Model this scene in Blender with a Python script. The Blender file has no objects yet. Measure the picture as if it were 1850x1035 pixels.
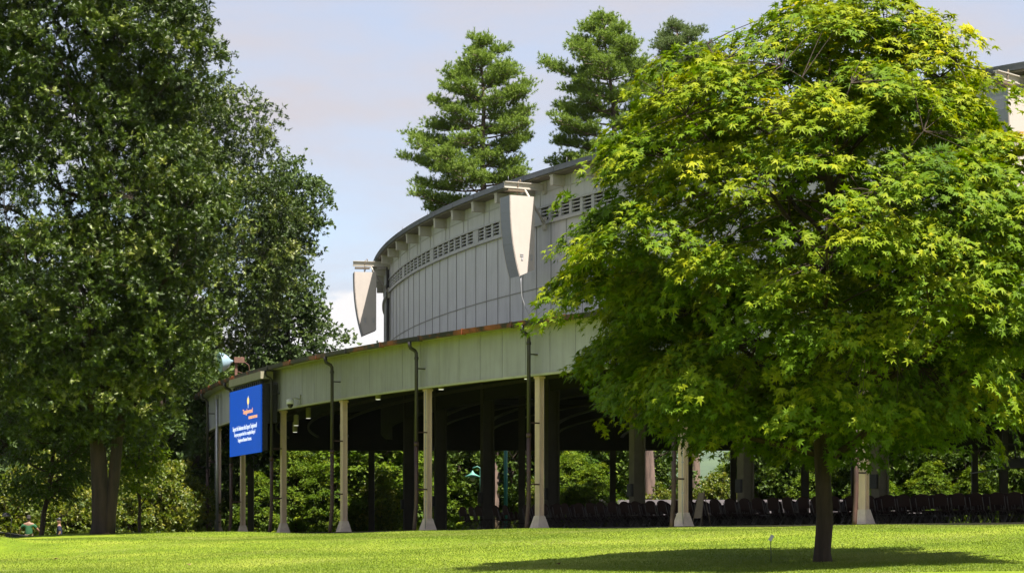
import bpy, bmesh, math, random
import numpy as np
from mathutils import Vector, Matrix
random.seed(3)
sc = bpy.context.scene
COL = sc.collection
PI = math.pi
EYE = 1.7                       # camera height over the ground under it
F = 4076.5                      # focal length in photo pixels
# ---------------------------------------------------------------- camera, sky, sun, exposure
cd = bpy.data.cameras.new('camera')
cam = bpy.data.objects.new('camera', cd); COL.objects.link(cam)
cam.location = (0, 0, EYE); cam.rotation_euler = (PI/2, 0, 0)
cd.sensor_width = 36; cd.lens = F/1850*36; cd.shift_y = (1002-517.5)/1850
cd.clip_start = .5; cd.clip_end = 9000
sc.camera = cam
sc.view_settings.view_transform = 'Standard'; sc.view_settings.look = 'None'
sc.view_settings.exposure = 1.6; sc.view_settings.gamma = 1
SUN_EL = math.radians(64); SUN_AZ = (0.64, -0.77)      # horizontal direction towards the sun
sd = Vector((SUN_AZ[0]*math.cos(SUN_EL), SUN_AZ[1]*math.cos(SUN_EL), math.sin(SUN_EL))).normalized()
sl = bpy.data.lights.new('sun', 'SUN'); sl.energy = 5.0; sl.angle = math.radians(.53); sl.color = (1, .93, .82)
so = bpy.data.objects.new('sun', sl); COL.objects.link(so); so.location = (30, -20, 60)
so.rotation_euler = sd.to_track_quat('Z', 'Y').to_euler()
w = bpy.data.worlds.new('World'); sc.world = w; w.use_nodes = True
nt = w.node_tree; N = nt.nodes; L = nt.links
bg = N['Background']; bg.inputs['Strength'].default_value = 0.072
sky = N.new('ShaderNodeTexSky'); sky.sky_type = 'NISHITA'; sky.sun_disc = False
sky.sun_elevation = SUN_EL; sky.sun_rotation = math.atan2(SUN_AZ[0], SUN_AZ[1]); sky.air_density = 1.0; sky.dust_density = .6; sky.ozone_density = 2.5
tc = N.new('ShaderNodeTexCoord')
mp = N.new('ShaderNodeMapping'); mp.inputs['Scale'].default_value = (1, 1, 3.4); L.new(tc.outputs['Generated'], mp.inputs[0])
n1 = N.new('ShaderNodeTexNoise'); n1.inputs['Scale'].default_value = 7; n1.inputs['Detail'].default_value = 9; n1.inputs['Roughness'].default_value = .55; L.new(mp.outputs[0], n1.inputs[0])
r1 = N.new('ShaderNodeMapRange'); r1.inputs[1].default_value = .36; r1.inputs[2].default_value = .68; r1.inputs[3].default_value = .40; r1.inputs[4].default_value = .97; L.new(n1.outputs[0], r1.inputs[0])
mx = N.new('ShaderNodeMix'); mx.data_type = 'RGBA'; L.new(r1.outputs[0], mx.inputs['Factor']); L.new(sky.outputs[0], mx.inputs['A'])
sz0 = N.new('ShaderNodeSeparateXYZ'); L.new(tc.outputs['Generated'], sz0.inputs[0])
rz0 = N.new('ShaderNodeMapRange'); rz0.inputs[1].default_value = .26; rz0.inputs[2].default_value = .55; L.new(sz0.outputs[2], rz0.inputs[0])
mxc = N.new('ShaderNodeMix'); mxc.data_type = 'RGBA'; L.new(rz0.outputs[0], mxc.inputs['Factor']); mxc.inputs['A'].default_value = (3.2, 3.05, 3.25, 1); mxc.inputs['B'].default_value = (3.6, 3.5, 3.7, 1)
L.new(mxc.outputs['Result'], mx.inputs['B'])
# bright cumulus bank low over the horizon
n2 = N.new('ShaderNodeTexNoise'); n2.inputs['Scale'].default_value = 14; n2.inputs['Detail'].default_value = 8
mp2 = N.new('ShaderNodeMapping'); mp2.inputs['Scale'].default_value = (1, 1, 1.6); L.new(tc.outputs['Generated'], mp2.inputs[0]); L.new(mp2.outputs[0], n2.inputs[0])
sx = N.new('ShaderNodeSeparateXYZ'); L.new(tc.outputs['Generated'], sx.inputs[0])
md = N.new('ShaderNodeMath'); md.operation = 'MULTIPLY_ADD'; L.new(n2.outputs[0], md.inputs[0]); md.inputs[1].default_value = .11; md.inputs[2].default_value = .068
sb = N.new('ShaderNodeMath'); sb.operation = 'SUBTRACT'; L.new(md.outputs[0], sb.inputs[0]); L.new(sx.outputs[2], sb.inputs[1])
r2 = N.new('ShaderNodeMapRange'); r2.inputs[1].default_value = 0; r2.inputs[2].default_value = .007; r2.interpolation_type = 'SMOOTHSTEP'; L.new(sb.outputs[0], r2.inputs[0])
mx2 = N.new('ShaderNodeMix'); mx2.data_type = 'RGBA'; L.new(r2.outputs[0], mx2.inputs['Factor']); L.new(mx.outputs['Result'], mx2.inputs['A']); mx2.inputs['B'].default_value = (4.6, 4.5, 4.5, 1)
L.new(mx2.outputs['Result'], bg.inputs['Color'])
sc.cycles.max_bounces = 7; sc.cycles.diffuse_bounces = 4; sc.cycles.transparent_max_bounces = 4
sc.cycles.caustics_reflective = False; sc.cycles.caustics_refractive = False

# ---------------------------------------------------------------- materials
def newmat(name):
    m = bpy.data.materials.new(name); m.use_nodes = True
    return m, m.node_tree.nodes, m.node_tree.links, m.node_tree.nodes['Principled BSDF']
def ramp(N, cols):
    r = N.new('ShaderNodeValToRGB'); e = r.color_ramp.elements
    while len(e) < len(cols): e.new(.5)
    for i, (p, c) in enumerate(cols): e[i].position = p; e[i].color = (*c, 1)
    return r
def surf(name, c1, c2=None, scale=3, rough=.7, bump=.15, metallic=0, stretch=(1, 1, 1), detail=6, fine=30, streak=0, emis=0):
    m, N, L, b = newmat(name)
    c2 = c2 or tuple(v*.75 for v in c1)
    tc = N.new('ShaderNodeTexCoord'); mp = N.new('ShaderNodeMapping'); mp.inputs['Scale'].default_value = stretch
    L.new(tc.outputs['Object'], mp.inputs[0])
    n = N.new('ShaderNodeTexNoise'); n.inputs['Scale'].default_value = scale; n.inputs['Detail'].default_value = detail; n.inputs['Roughness'].default_value = .65
    L.new(mp.outputs[0], n.inputs[0])
    r = ramp(N, [(.32, c2), (.66, c1)]); L.new(n.outputs[0], r.inputs[0])
    out = r.outputs[0]
    if streak:                                   # rain streaks and grime that stay with the paint
        mp3 = N.new('ShaderNodeMapping'); mp3.inputs['Scale'].default_value = (3, 3, .25); L.new(tc.outputs['Object'], mp3.inputs[0])
        n3 = N.new('ShaderNodeTexNoise'); n3.inputs['Scale'].default_value = 2; n3.inputs['Detail'].default_value = 8; L.new(mp3.outputs[0], n3.inputs[0])
        rr = N.new('ShaderNodeMapRange'); rr.inputs[1].default_value = .45; rr.inputs[2].default_value = .8; rr.inputs[3].default_value = 0; rr.inputs[4].default_value = streak; L.new(n3.outputs[0], rr.inputs[0])
        mm = N.new('ShaderNodeMix'); mm.data_type = 'RGBA'; L.new(rr.outputs[0], mm.inputs['Factor']); L.new(out, mm.inputs['A']); mm.inputs['B'].default_value = (*[v*.45 for v in c2], 1)
        out = mm.outputs['Result']
    L.new(out, b.inputs['Base Color'])
    b.inputs['Roughness'].default_value = rough; b.inputs['Metallic'].default_value = metallic
    if bump:
        nf = N.new('ShaderNodeTexNoise'); nf.inputs['Scale'].default_value = fine; nf.inputs['Detail'].default_value = 4; L.new(mp.outputs[0], nf.inputs[0])
        bp = N.new('ShaderNodeBump'); bp.inputs['Strength'].default_value = bump; bp.inputs['Distance'].default_value = .03; L.new(nf.outputs[0], bp.inputs['Height']); L.new(bp.outputs[0], b.inputs['Normal'])
    if emis:
        L.new(out, b.inputs['Emission Color']); b.inputs['Emission Strength'].default_value = emis
    return m
def leafmat(name, cols, rough=.5, trans=.35, spec=.5, tint=(1.15, 1.25, .5)):
    m, N, L, b = newmat(name)
    a = N.new('ShaderNodeAttribute'); a.attribute_name = 'tone'
    r = ramp(N, cols); L.new(a.outputs['Fac'], r.inputs[0])
    L.new(r.outputs[0], b.inputs['Base Color']); b.inputs['Roughness'].default_value = rough; b.inputs['Specular IOR Level'].default_value = spec
    t = N.new('ShaderNodeBsdfTranslucent'); mu = N.new('ShaderNodeMix'); mu.data_type = 'RGBA'; mu.blend_type = 'MULTIPLY'; mu.inputs['Factor'].default_value = 1
    L.new(r.outputs[0], mu.inputs['A']); mu.inputs['B'].default_value = (*tint, 1); L.new(mu.outputs['Result'], t.inputs['Color'])
    ms = N.new('ShaderNodeMixShader'); ms.inputs[0].default_value = trans
    L.new(b.outputs[0], ms.inputs[1]); L.new(t.outputs[0], ms.inputs[2]); L.new(ms.outputs[0], N['Material Output'].inputs['Surface'])
    return m
M = {}
M['fascia'] = surf('fascia_paint', (.35, .345, .40), (.305, .30, .35), 1.2, .65, .08, streak=.35)
M['fascia_seam'] = surf('seam_dark', (.10, .10, .085), None, 3, .8, 0)
M['trim'] = surf('trim_paint', (.42, .41, .30), (.34, .33, .24), 2, .6, .05)
M['fascia_trim_dark'] = surf('beam_paint', (.27, .25, .18), (.2, .19, .13), 2, .6, .05)
M['drum'] = surf('drum_paint', (.47, .465, .50), (.42, .415, .445), .8, .6, .06, streak=.3)
M['drum_trim'] = surf('drum_trim_paint', (.38, .375, .395), (.33, .325, .345), 2, .6, .05)
M['drum_seam'] = surf('drum_seam', (.24, .235, .235), None, 3, .7, 0)
M['dark_void'] = surf('vent_dark', (.03, .03, .03), None, 3, .9, 0)
M['eave'] = surf('eave_metal', (.09, .095, .115), (.06, .065, .08), 3, .45, .1)
M['soffit'] = surf('soffit_wood', (.16, .14, .11), (.11, .095, .075), 3, .8, .1, stretch=(1, 1, 1))
M['rafter'] = surf('rafter_paint', (.46, .43, .38), (.38, .35, .31), 3, .65, .08, streak=.3)
M['gutter'] = surf('copper_gutter', (.26, .075, .03), (.018, .016, .017), .9, .5, .2, detail=12)
for e_, p_ in zip([n_ for n_ in M['gutter'].node_tree.nodes if n_.type == 'VALTORGB'][0].color_ramp.elements, (.50, .60)): e_.position = p_
M['lower_roof'] = surf('roof_felt', (.07, .065, .06), (.04, .038, .036), 2, .9, .3)
M['pipe'] = surf('dark_bronze_pipe', (.035, .03, .032), (.022, .019, .02), 3, .45, .1)
M['pipe_rust'] = surf('brown_cast_pipe', (.07, .032, .022), (.04, .02, .016), 3, .55, .2)
M['conduit'] = surf('galvanised_conduit', (.42, .42, .44), (.3, .3, .32), 5, .4, .05, metallic=.5)
M['column'] = surf('column_paint', (.66, .49, .385), (.56, .42, .33), 2.2, .65, .12, streak=.45)
M['plinth'] = surf('plinth_concrete', (.70, .58, .48), (.52, .43, .35), 4, .85, .3)
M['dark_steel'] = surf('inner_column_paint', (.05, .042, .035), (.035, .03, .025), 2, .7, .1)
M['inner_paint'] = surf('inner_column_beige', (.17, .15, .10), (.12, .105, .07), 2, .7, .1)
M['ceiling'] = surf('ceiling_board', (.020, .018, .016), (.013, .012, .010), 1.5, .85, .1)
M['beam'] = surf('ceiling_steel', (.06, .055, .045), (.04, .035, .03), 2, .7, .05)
M['slab'] = surf('earth_floor', (.06, .05, .04), (.04, .033, .028), 2, .95, .2)
M['screen'] = surf('screen_blue', (.0, .06, .42), (.0, .055, .39), 2, .5, 0, emis=.30)
M['screen_white'] = surf('screen_white', (.75, .8, .9), (.75, .8, .9), 2, .5, 0, emis=.25)
M['screen_orange'] = surf('screen_orange', (.8, .36, .16), (.8, .36, .16), 2, .5, 0, emis=.4)
M['screen_yellow'] = surf('screen_yellow', (.85, .6, .2), (.85, .6, .2), 2, .5, 0, emis=.4)
M['black'] = surf('black_metal', (.02, .02, .022), (.012, .012, .014), 3, .5, .05)
M['speaker'] = surf('speaker_panel', (.47, .42, .385), (.43, .385, .355), 1.5, .55, .04, streak=.12)
M['grille'] = surf('speaker_grille', (.23, .24, .30), (.19, .20, .26), 40, .6, .2)
M['white'] = surf('white_plastic', (.72, .72, .72), (.62, .62, .62), 5, .35, .02)
M['glass_dark'] = surf('smoked_dome', (.03, .03, .035), None, 5, .08, 0)
M['lamp_glass'] = surf('floodlight_glass', (.26, .36, .43), (.2, .3, .36), 6, .2, 0)
M['rust'] = surf('rusty_steel', (.16, .08, .055), (.10, .05, .035), 6, .7, .3)
M['pendant'] = surf('pendant_olive', (.30, .29, .17), (.24, .23, .13), 6, .5, 0)
M['pendant_glow'] = surf('pendant_lens', (.9, .88, .75), None, 6, .5, 0, emis=.35)
M['chair'] = surf('chair_wood', (.022, .010, .009), (.014, .008, .007), 8, .5, .1)
M['chair'].node_tree.nodes['Principled BSDF'].inputs['Specular IOR Level'].default_value = .12
M['chair'].node_tree.nodes['Principled BSDF'].inputs['Roughness'].default_value = .8
M['chair_metal'] = surf('chair_frame', (.05, .042, .038), (.03, .025, .022), 8, .6, 0)
M['teal'] = surf('teal_paint', (.02, .26, .21), (.015, .2, .165), 4, .5, .05)
M['lamp_green'] = surf('lamp_patina', (.10, .30, .24), (.08, .22, .18), 4, .5, .05)
M['ply'] = surf('plywood', (.16, .12, .08), (.11, .085, .055), 6, .8, .1)
M['shingle'] = surf('roof_shingle', (.062, .054, .058), (.036, .032, .035), 2.5, .9, .4)
M['shirt_green'] = surf('green_cotton', (.02, .10, .035), None, 12, .9, .1)
M['shirt_navy'] = surf('navy_cotton', (.012, .014, .05), None, 12, .9, .1)
M['khaki'] = surf('khaki_cotton', (.18, .14, .09), None, 12, .9, .1)
M['skin'] = surf('skin', (.22, .12, .08), (.18, .10, .065), 12, .6, .05)
M['hair'] = surf('dark_hair', (.02, .015, .012), None, 30, .8, .3)
M['hill'] = surf('hill_forest', (.045, .075, .03), (.02, .04, .02), .03, .95, 0)
def barkmat(name, c1, c2, sc_=6):
    return surf(name, c1, c2, sc_, .95, .9, stretch=(1, 1, .18), fine=9, detail=9)
M['bark_maple'] = barkmat('maple_bark', (.055, .035, .025), (.016, .011, .008))
M['bark_oak'] = barkmat('oak_bark', (.040, .024, .018), (.010, .007, .006), 4)
M['bark_pine'] = barkmat('pine_bark', (.20, .135, .11), (.06, .042, .036), 4)
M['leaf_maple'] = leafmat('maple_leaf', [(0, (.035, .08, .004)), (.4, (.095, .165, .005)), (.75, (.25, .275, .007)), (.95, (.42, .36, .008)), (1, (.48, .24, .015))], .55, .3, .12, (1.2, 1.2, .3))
M['leaf_oak'] = leafmat('oak_leaf', [(0, (.014, .028, .003)), (.45, (.044, .076, .006)), (.70, (.115, .155, .018)), (1, (.27, .28, .08))], .38, .14, .35)
M['leaf_ash'] = leafmat('grey_green_leaf', [(0, (.035, .06, .02)), (.5, (.075, .115, .035)), (1, (.14, .18, .06))], .5, .3, .15)
M['leaf_bright'] = leafmat('bright_leaf', [(0, (.035, .08, .005)), (.5, (.095, .15, .008)), (1, (.28, .31, .02))], .5, .35, .12)
M['leaf_mid'] = leafmat('mid_leaf', [(0, (.025, .05, .006)), (.5, (.06, .10, .010)), (1, (.15, .19, .03))], .5, .22, .15)
M['leaf_yellow'] = leafmat('yellow_green_leaf', [(0, (.04, .075, .008)), (.5, (.11, .145, .010)), (1, (.30, .27, .03))], .5, .4)
M['needle'] = leafmat('pine_needle', [(0, (.06, .10, .018)), (.5, (.16, .235, .04)), (1, (.29, .35, .08))], .6, .3, .15)
M['needle_blue'] = leafmat('far_pine_needle', [(0, (.06, .09, .035)), (.5, (.12, .165, .065)), (1, (.19, .23, .10))], .6, .3, .15)

# ---------------------------------------------------------------- object helpers
def tag(o, label=None, cat=None, group=None, kind=None):
    if label: o['label'] = label
    if cat: o['category'] = cat
    if group: o['group'] = group
    if kind: o['kind'] = kind
    return o
def thing(name, label, cat, loc=(0, 0, 0), rz=0, group=None):
    o = bpy.data.objects.new(name, None); COL.objects.link(o); o.empty_display_size = .3
    o.location = loc; o.rotation_euler = (0, 0, rz)
    return tag(o, label, cat, group)
def copy_tree(o, parent=None):
    c = o.copy(); COL.objects.link(c)
    if parent: c.parent = parent
    for ch in list(o.children): copy_tree(ch, c)
    return c
class MB:
    """collects shapes, builds one mesh object"""
    def __init__(s): s.v = []; s.f = []; s.smooth = []
    def add(s, vs, fs, sm=False):
        b = len(s.v); s.v += [tuple(v) for v in vs]; s.f += [tuple(i+b for i in f) for f in fs]; s.smooth += [sm]*len(fs)
    def box(s, a, b, T=None):
        (x0, y0, z0), (x1, y1, z1) = a, b
        vs = [(x0, y0, z0), (x1, y0, z0), (x1, y1, z0), (x0, y1, z0), (x0, y0, z1), (x1, y0, z1), (x1, y1, z1), (x0, y1, z1)]
        if T: vs = [T(v) for v in vs]
        s.add(vs, [(0, 3, 2, 1), (4, 5, 6, 7), (0, 1, 5, 4), (1, 2, 6, 5), (2, 3, 7, 6), (3, 0, 4, 7)])
    def tube(s, pts, rad, n=8, cap=True, ridge=0):
        pts = [Vector(p) for p in pts]; rs = rad if isinstance(rad, (list, tuple)) else [rad]*len(pts)
        vs = []; prev = None; ph = [random.uniform(0, 6.28) for _ in range(4)]
        for i, p in enumerate(pts):
            d = (pts[min(i+1, len(pts)-1)]-pts[max(i-1, 0)]).normalized()
            if prev is None: u = d.orthogonal().normalized()
            else: u = (prev-d*prev.dot(d)); u = u.normalized() if u.length > 1e-6 else d.orthogonal().normalized()
            prev = u; q = d.cross(u)
            for k in range(n):
                a = 2*PI*k/n; m_ = 1+ridge*(math.sin(3*a+ph[0]+i*.15)+.8*math.sin(7*a+ph[1]-i*.3)+.7*math.sin(13*a+ph[2]+i*.8)+.4*math.sin(2*a+ph[3]+i*.5))*(1.6 if i < 2 else 1) if ridge else 1; vs.append(p+(u*math.cos(a)+q*math.sin(a))*rs[i]*m_)
        fs = [(i*n+k, i*n+(k+1) % n, (i+1)*n+(k+1) % n, (i+1)*n+k) for i in range(len(pts)-1) for k in range(n)]
        s.add(vs, fs, True)
        if cap:
            b = len(s.v)-len(vs); s.f += [tuple(b+k for k in range(n))[::-1], tuple(b+(len(pts)-1)*n+k for k in range(n))]; s.smooth += [False, False]
    def lathe(s, prof, c=(0, 0, 0), n=16, axis=None):
        vs = [(r*math.cos(2*PI*k/n), r*math.sin(2*PI*k/n), z) for r, z in prof for k in range(n)]
        if axis is not None:
            q = Vector(axis).to_track_quat('Z', 'Y'); vs = [q @ Vector(v) for v in vs]
        vs = [(v[0]+c[0], v[1]+c[1], v[2]+c[2]) for v in vs]
        fs = [(i*n+k, i*n+(k+1) % n, (i+1)*n+(k+1) % n, (i+1)*n+k) for i in range(len(prof)-1) for k in range(n)]
        s.add(vs, fs, True)
        b = len(s.v)-len(vs); s.f += [tuple(b+k for k in range(n))[::-1], tuple(b+(len(prof)-1)*n+k for k in range(n))]; s.smooth += [False, False]
    def build(s, name, mat, parent=None):
        me = bpy.data.meshes.new(name); me.from_pydata(s.v, [], s.f); me.polygons.foreach_set('use_smooth', s.smooth); me.update()
        me.materials.append(mat); o = bpy.data.objects.new(name, me); COL.objects.link(o)
        if parent: o.parent = parent
        return o
def np_mesh(name, V, faces, mat, tone=None, parent=None, smooth=False):
    """V (n,3); faces: int array (m,k)"""
    me = bpy.data.meshes.new(name); m, k = faces.shape
    me.vertices.add(len(V)); me.vertices.foreach_set('co', np.ascontiguousarray(V, np.float32).ravel())
    me.loops.add(m*k); me.loops.foreach_set('vertex_index', faces.astype(np.int32).ravel())
    me.polygons.add(m); me.polygons.foreach_set('loop_start', np.arange(0, m*k, k, dtype=np.int32))
    me.polygons.foreach_set('use_smooth', np.full(m, smooth))
    if tone is not None:
        a = me.attributes.new('tone', 'FLOAT', 'POINT'); a.data.foreach_set('value', np.ascontiguousarray(tone, np.float32))
    me.update(calc_edges=True); me.materials.append(mat)
    o = bpy.data.objects.new(name, me); COL.objects.link(o)
    if parent: o.parent = parent
    return o

# ---------------------------------------------------------------- terrain
CX, CY = 74.62, 134.34         # centre of the pavilion's plan circle
def sstep(a, b, x): t = np.clip((x-a)/(b-a), 0, 1); return t*t*(3-2*t)
SX = [-200, -92, -40, 0, 6, 12, 20.4, 24, 28, 40, 62, 200, 6000]
SZ = [.85, .85, .85, .90, .70, .36, -.12, -.26, -.42, -1.0, -1.7, -3, -3]
def ground(x, y):
    x = np.asarray(x, float); y = np.asarray(y, float)
    s = np.hypot(x-CX, y-CY)-92.1
    z = np.interp(s, SX, SZ)
    z = z + .38*sstep(-5, -19, x)*sstep(0, 6, s)*(1-sstep(17, 24, s))*sstep(60, 75, y)*(1-sstep(88, 96, y))
    z = z + .5*sstep(-15.3, -17.5, x)*np.exp(-((y-71)/4.)**2)*(1-sstep(-21, -30, x)*.6)
    z = z - 1.0*sstep(-12, -18, x)*sstep(90, 98, y)
    z = z + .03*np.sin(x*.9+1.3)*np.sin(y*.35) + .02*np.sin(x*.31+y*.5)
    return EYE + z
def gz(x, y): return float(ground(x, y))
xs = np.concatenate([[-6000, -2500, -900, -300, -120, -70], np.arange(-45, 45.01, .5), [55, 70, 100, 160, 300, 900, 2500, 6000]])
ys = np.concatenate([[-3000, -600, -150, -40, -10, 5, 15, 22], np.arange(28, 110, .5), np.arange(110, 240, 5), [260, 330, 500, 900, 2000, 4000, 8000]])
GX, GY = np.meshgrid(xs, ys); GZ = ground(GX, GY)
V = np.stack([GX, GY, GZ], -1).reshape(-1, 3); nx = len(xs)
I, J = np.meshgrid(np.arange(nx-1), np.arange(len(ys)-1)); I = I.ravel(); J = J.ravel()
Fc = np.stack([J*nx+I, J*nx+I+1, (J+1)*nx+I+1, (J+1)*nx+I], -1)
m, N, L, b = newmat('lawn')
tc = N.new('ShaderNodeTexCoord')
na = N.new('ShaderNodeTexNoise'); na.inputs['Scale'].default_value = .35; na.inputs['Detail'].default_value = 5; L.new(tc.outputs['Object'], na.inputs[0])
nb = N.new('ShaderNodeTexNoise'); nb.inputs['Scale'].default_value = 9; nb.inputs['Detail'].default_value = 6; L.new(tc.outputs['Object'], nb.inputs[0])
ad = N.new('ShaderNodeMath'); ad.operation = 'MULTIPLY_ADD'; L.new(nb.outputs[0], ad.inputs[0]); ad.inputs[1].default_value = .6; 
sub = N.new('ShaderNodeMath'); sub.operation = 'SUBTRACT'; L.new(na.outputs[0], sub.inputs[0]); sub.inputs[1].default_value = .3; L.new(sub.outputs[0], ad.inputs[2])
rp = ramp(N, [(.3, (.075, .12, .005)), (.5, (.12, .17, .007)), (.72, (.19, .22, .025))]); L.new(ad.outputs[0], rp.inputs[0]); L.new(rp.outputs[0], b.inputs['Base Color'])
b.inputs['Roughness'].default_value = .9; b.inputs['Specular IOR Level'].default_value = .15
bp = N.new('ShaderNodeBump'); bp.inputs['Strength'].default_value = .6; bp.inputs['Distance'].default_value = .04; L.new(nb.outputs[0], bp.inputs['Height']); L.new(bp.outputs[0], b.inputs['Normal'])
g = np_mesh('lawn_ground', V, Fc, m, smooth=True); tag(g, 'rolling mown lawn rising to the pavilion', 'lawn', kind='structure')
# grass blades over the lawn that the camera sees
rng = np.random.default_rng(5)
n = 330000
yy = 38+42*rng.random(n)**1.15; xx = (rng.random(n)*2-1)*(yy*.24)
keep = np.hypot(xx-CX, yy-CY) > 92.6
n2_ = 90000
yb = 60+45*rng.random(n2_); th = rng.random(n2_); xb = CX-(92.7+10*th)*np.sin(np.arccos(np.clip((CY-yb)/(92.7+10*th), -1, 1)))
xx = np.concatenate([xx[keep], xb]); yy = np.concatenate([yy[keep], yb])
k_ = (np.abs(xx) < yy*.24) & (np.hypot(xx-CX, yy-CY) > 92.5); xx = xx[k_]; yy = yy[k_]; n = len(xx)
zz = ground(xx, yy); h = .014+.022*rng.random(n); a = rng.random(n)*2*PI; wd = .006+.006*rng.random(n)
lean = .02*rng.standard_normal((n, 2))
B0 = np.stack([xx-wd*np.cos(a), yy-wd*np.sin(a), zz-.005], -1); B1 = np.stack([xx+wd*np.cos(a), yy+wd*np.sin(a), zz-.005], -1)
B2 = np.stack([xx+lean[:, 0], yy+lean[:, 1], zz+h], -1)
V = np.stack([B0, B1, B2], 1).reshape(-1, 3)
patch = .46+.15*np.sin(xx*.8+yy*.17)*np.sin(yy*.31)+.13*np.sin(xx*1.3+2*np.sin(yy*.9))*np.sin(yy*1.3+xx*.4)+.12*np.sin(yy*.74+.6*np.sin(xx*.5))+.13*rng.standard_normal(n)+.12*np.sin(xx*.21+1)*np.sin(yy*.55+xx*.1)
M['blade'] = leafmat('grass_blade', [(0, (.085, .135, .010)), (.5, (.135, .18, .020)), (1, (.27, .28, .085))], .6, .3, .2)
g = np_mesh('grass', V, np.arange(n*3).reshape(-1, 3), M['blade'], np.repeat(np.clip(patch, 0, 1), 3)); tag(g, 'short bright green grass of the sunlit lawn', 'grass', kind='stuff')

# ---------------------------------------------------------------- the pavilion
def P(R, t, z): return (CX+R*math.sin(t), CY-R*math.cos(t), EYE+z)
TA, TB = -1.60, -.30           # extent of the curved front
def arc_box(mb, R0, R1, z0, z1, ta=TA, tb=TB, step=.01):
    """curved bar of rectangular section"""
    n = max(1, round((tb-ta)/step)); vs = []
    for i in range(n+1):
        t = ta+(tb-ta)*i/n
        vs += [P(R0, t, z0), P(R1, t, z0), P(R1, t, z1), P(R0, t, z1)]
    fs = [(i*4+k, i*4+(k+1) % 4, i*4+4+(k+1) % 4, i*4+4+k) for i in range(n) for k in range(4)]
    fs += [(0, 3, 2, 1), (n*4, n*4+1, n*4+2, n*4+3)]
    mb.add(vs, fs)
def arc_ring(mb, prof, ta=TA, tb=TB, step=.01):
    """curved sheet through profile [(R,z)...]"""
    n = round((tb-ta)/step); k = len(prof); vs = [P(R, ta+(tb-ta)*i/n, z) for i in range(n+1) for R, z in prof]
    mb.add(vs, [(i*k+j, i*k+j+1, (i+1)*k+j+1, (i+1)*k+j) for i in range(n) for j in range(k-1)])
def local(R, t):
    """frame on the circle: x = tangent (towards larger t), y = inwards, z = up from eye level"""
    c = P(R, t, 0); tx, ty = math.cos(t), math.sin(t)
    return lambda v: (c[0]+tx*v[0]-math.sin(t)*v[1], c[1]+ty*v[0]+math.cos(t)*v[1], EYE+v[2])
FLOOR = .93
shed = thing('concert_pavilion', 'great round open-sided concert pavilion with a grey drum wall', 'pavilion', P(92.1, -1.0, FLOOR))
def ch(o):                      # parent a world-built part to the pavilion
    o.parent = shed; o.matrix_parent_inverse = Matrix.Translation(shed.location).inverted(); return o
b = MB(); arc_ring(b, [(2, FLOOR), (92.5, FLOOR), (92.5, .2)]); ch(b.build('floor', M['slab']))
# fascia: boards with dark joints
FS = .0153; t = -1.1652-FS*28; b = MB(); sm = MB()
arc_box(sm, 91.80, 92.06, 6.40, 8.02)
while t < TB:
    arc_box(b, 92.075, 92.10, 6.36, 8.06, t+.00013, t+FS-.00013, FS)
    t += FS
ch(b.build('fascia', M['fascia'])); ch(sm.build('fascia_backing', M['fascia_seam']))
b = MB(); arc_box(b, 91.95, 92.14, 6.28, 6.358); ch(b.build('fascia_trim', M['trim']))
# overhang, gutter and lower roof
b = MB(); arc_box(b, 91.7, 92.62, 8.065, 8.12); ch(b.build('soffit', M['fascia']))
b = MB(); arc_ring(b, [(92.62, 8.12), (92.63, 8.02), (92.70, 7.99), (92.76, 8.02), (92.78, 8.17), (92.66, 8.18), (92.62, 8.12)])
t = TA+.01
while t < TB: arc_box(b, 92.60, 92.80, 7.98, 8.19, t, t+.0005, .0005); t += .0327
ch(b.build('gutter', M['gutter']))
b = MB(); arc_ring(b, [(92.64, 8.19), (82.0, 9.5), (82.0, 9.4), (92.6, 8.10)]); ch(b.build('lower_roof', M['lower_roof']))
# the drum wall: boards, ribs, girts, vents
SP = .01634; b = MB(); rb = MB(); t = -1.1757-SP*26
arc_box(b, 81.9, 82.1, 9.3, 14.30); arc_box(b, 81.9, 82.1, 14.96, 16.2)
while t < TB:
    T_ = local(82.1, t); rb.box((-.014, -.022, 9.5), (.014, .0, 14.2), T_)
    t += SP
ch(b.build('drum_wall', M['drum']))
arc_box(rb, 82.1, 82.125, 11.52, 11.555); ch(rb.build('wall_batten', M['drum_seam']))
b = MB(); arc_box(b, 82.09, 82.22, 14.2, 14.32); arc_box(b, 82.09, 82.16, 14.94, 15.02); ch(b.build('wall_girt', M['drum_trim']))
b = MB(); arc_box(b, 81.6, 81.85, 14.3, 14.97); ch(b.build('vent_void', M['dark_void']))
VG = .0830; t = -1.354-VG*3; k = 0
while t < TB-VG:
    b = MB(); e = (VG-.0058)/7
    arc_box(b, 81.95, 82.13, 14.325, 14.935, t-.0058, t+.0003, .006)
    for i in range(7):
        a0 = t+e*i; a1 = a0+e
        arc_box(b, 81.97, 82.12, 14.325, 14.935, a1-e*.24, a1, .01)
        for q in range(4):
            z = 14.36+q*.15
            arc_box(b, 82.0, 82.10, z, z+.045, a0, a1-e*.24, .01)
    ch(b.build('louvre_vent', M['drum_trim'])); t += VG
b = MB(); t = -1.311-.0329*8
while t < TB:
    q = MB(); T_ = local(82.1, t); q.box((-.13, -.58, 15.62), (.13, .02, 16.04), T_)
    q.box((-.15, -.60, 16.0), (.15, .02, 16.06), T_)
    ch(q.build('rafter_tail', M['rafter'])); 
    b.box((-.02, -.02, 15.0), (.02, 0, 15.6), T_); b.box((.60, -.015, 15.0), (.63, 0, 16.1), T_)
    t += .0329
arc_box(b, 82.1, 82.13, 15.58, 15.62); ch(b.build('upper_batten', M['drum_trim']))
b = MB(); arc_box(b, 81.5, 82.72, 16.07, 16.13); ch(b.build('upper_soffit', M['soffit']))
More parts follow.
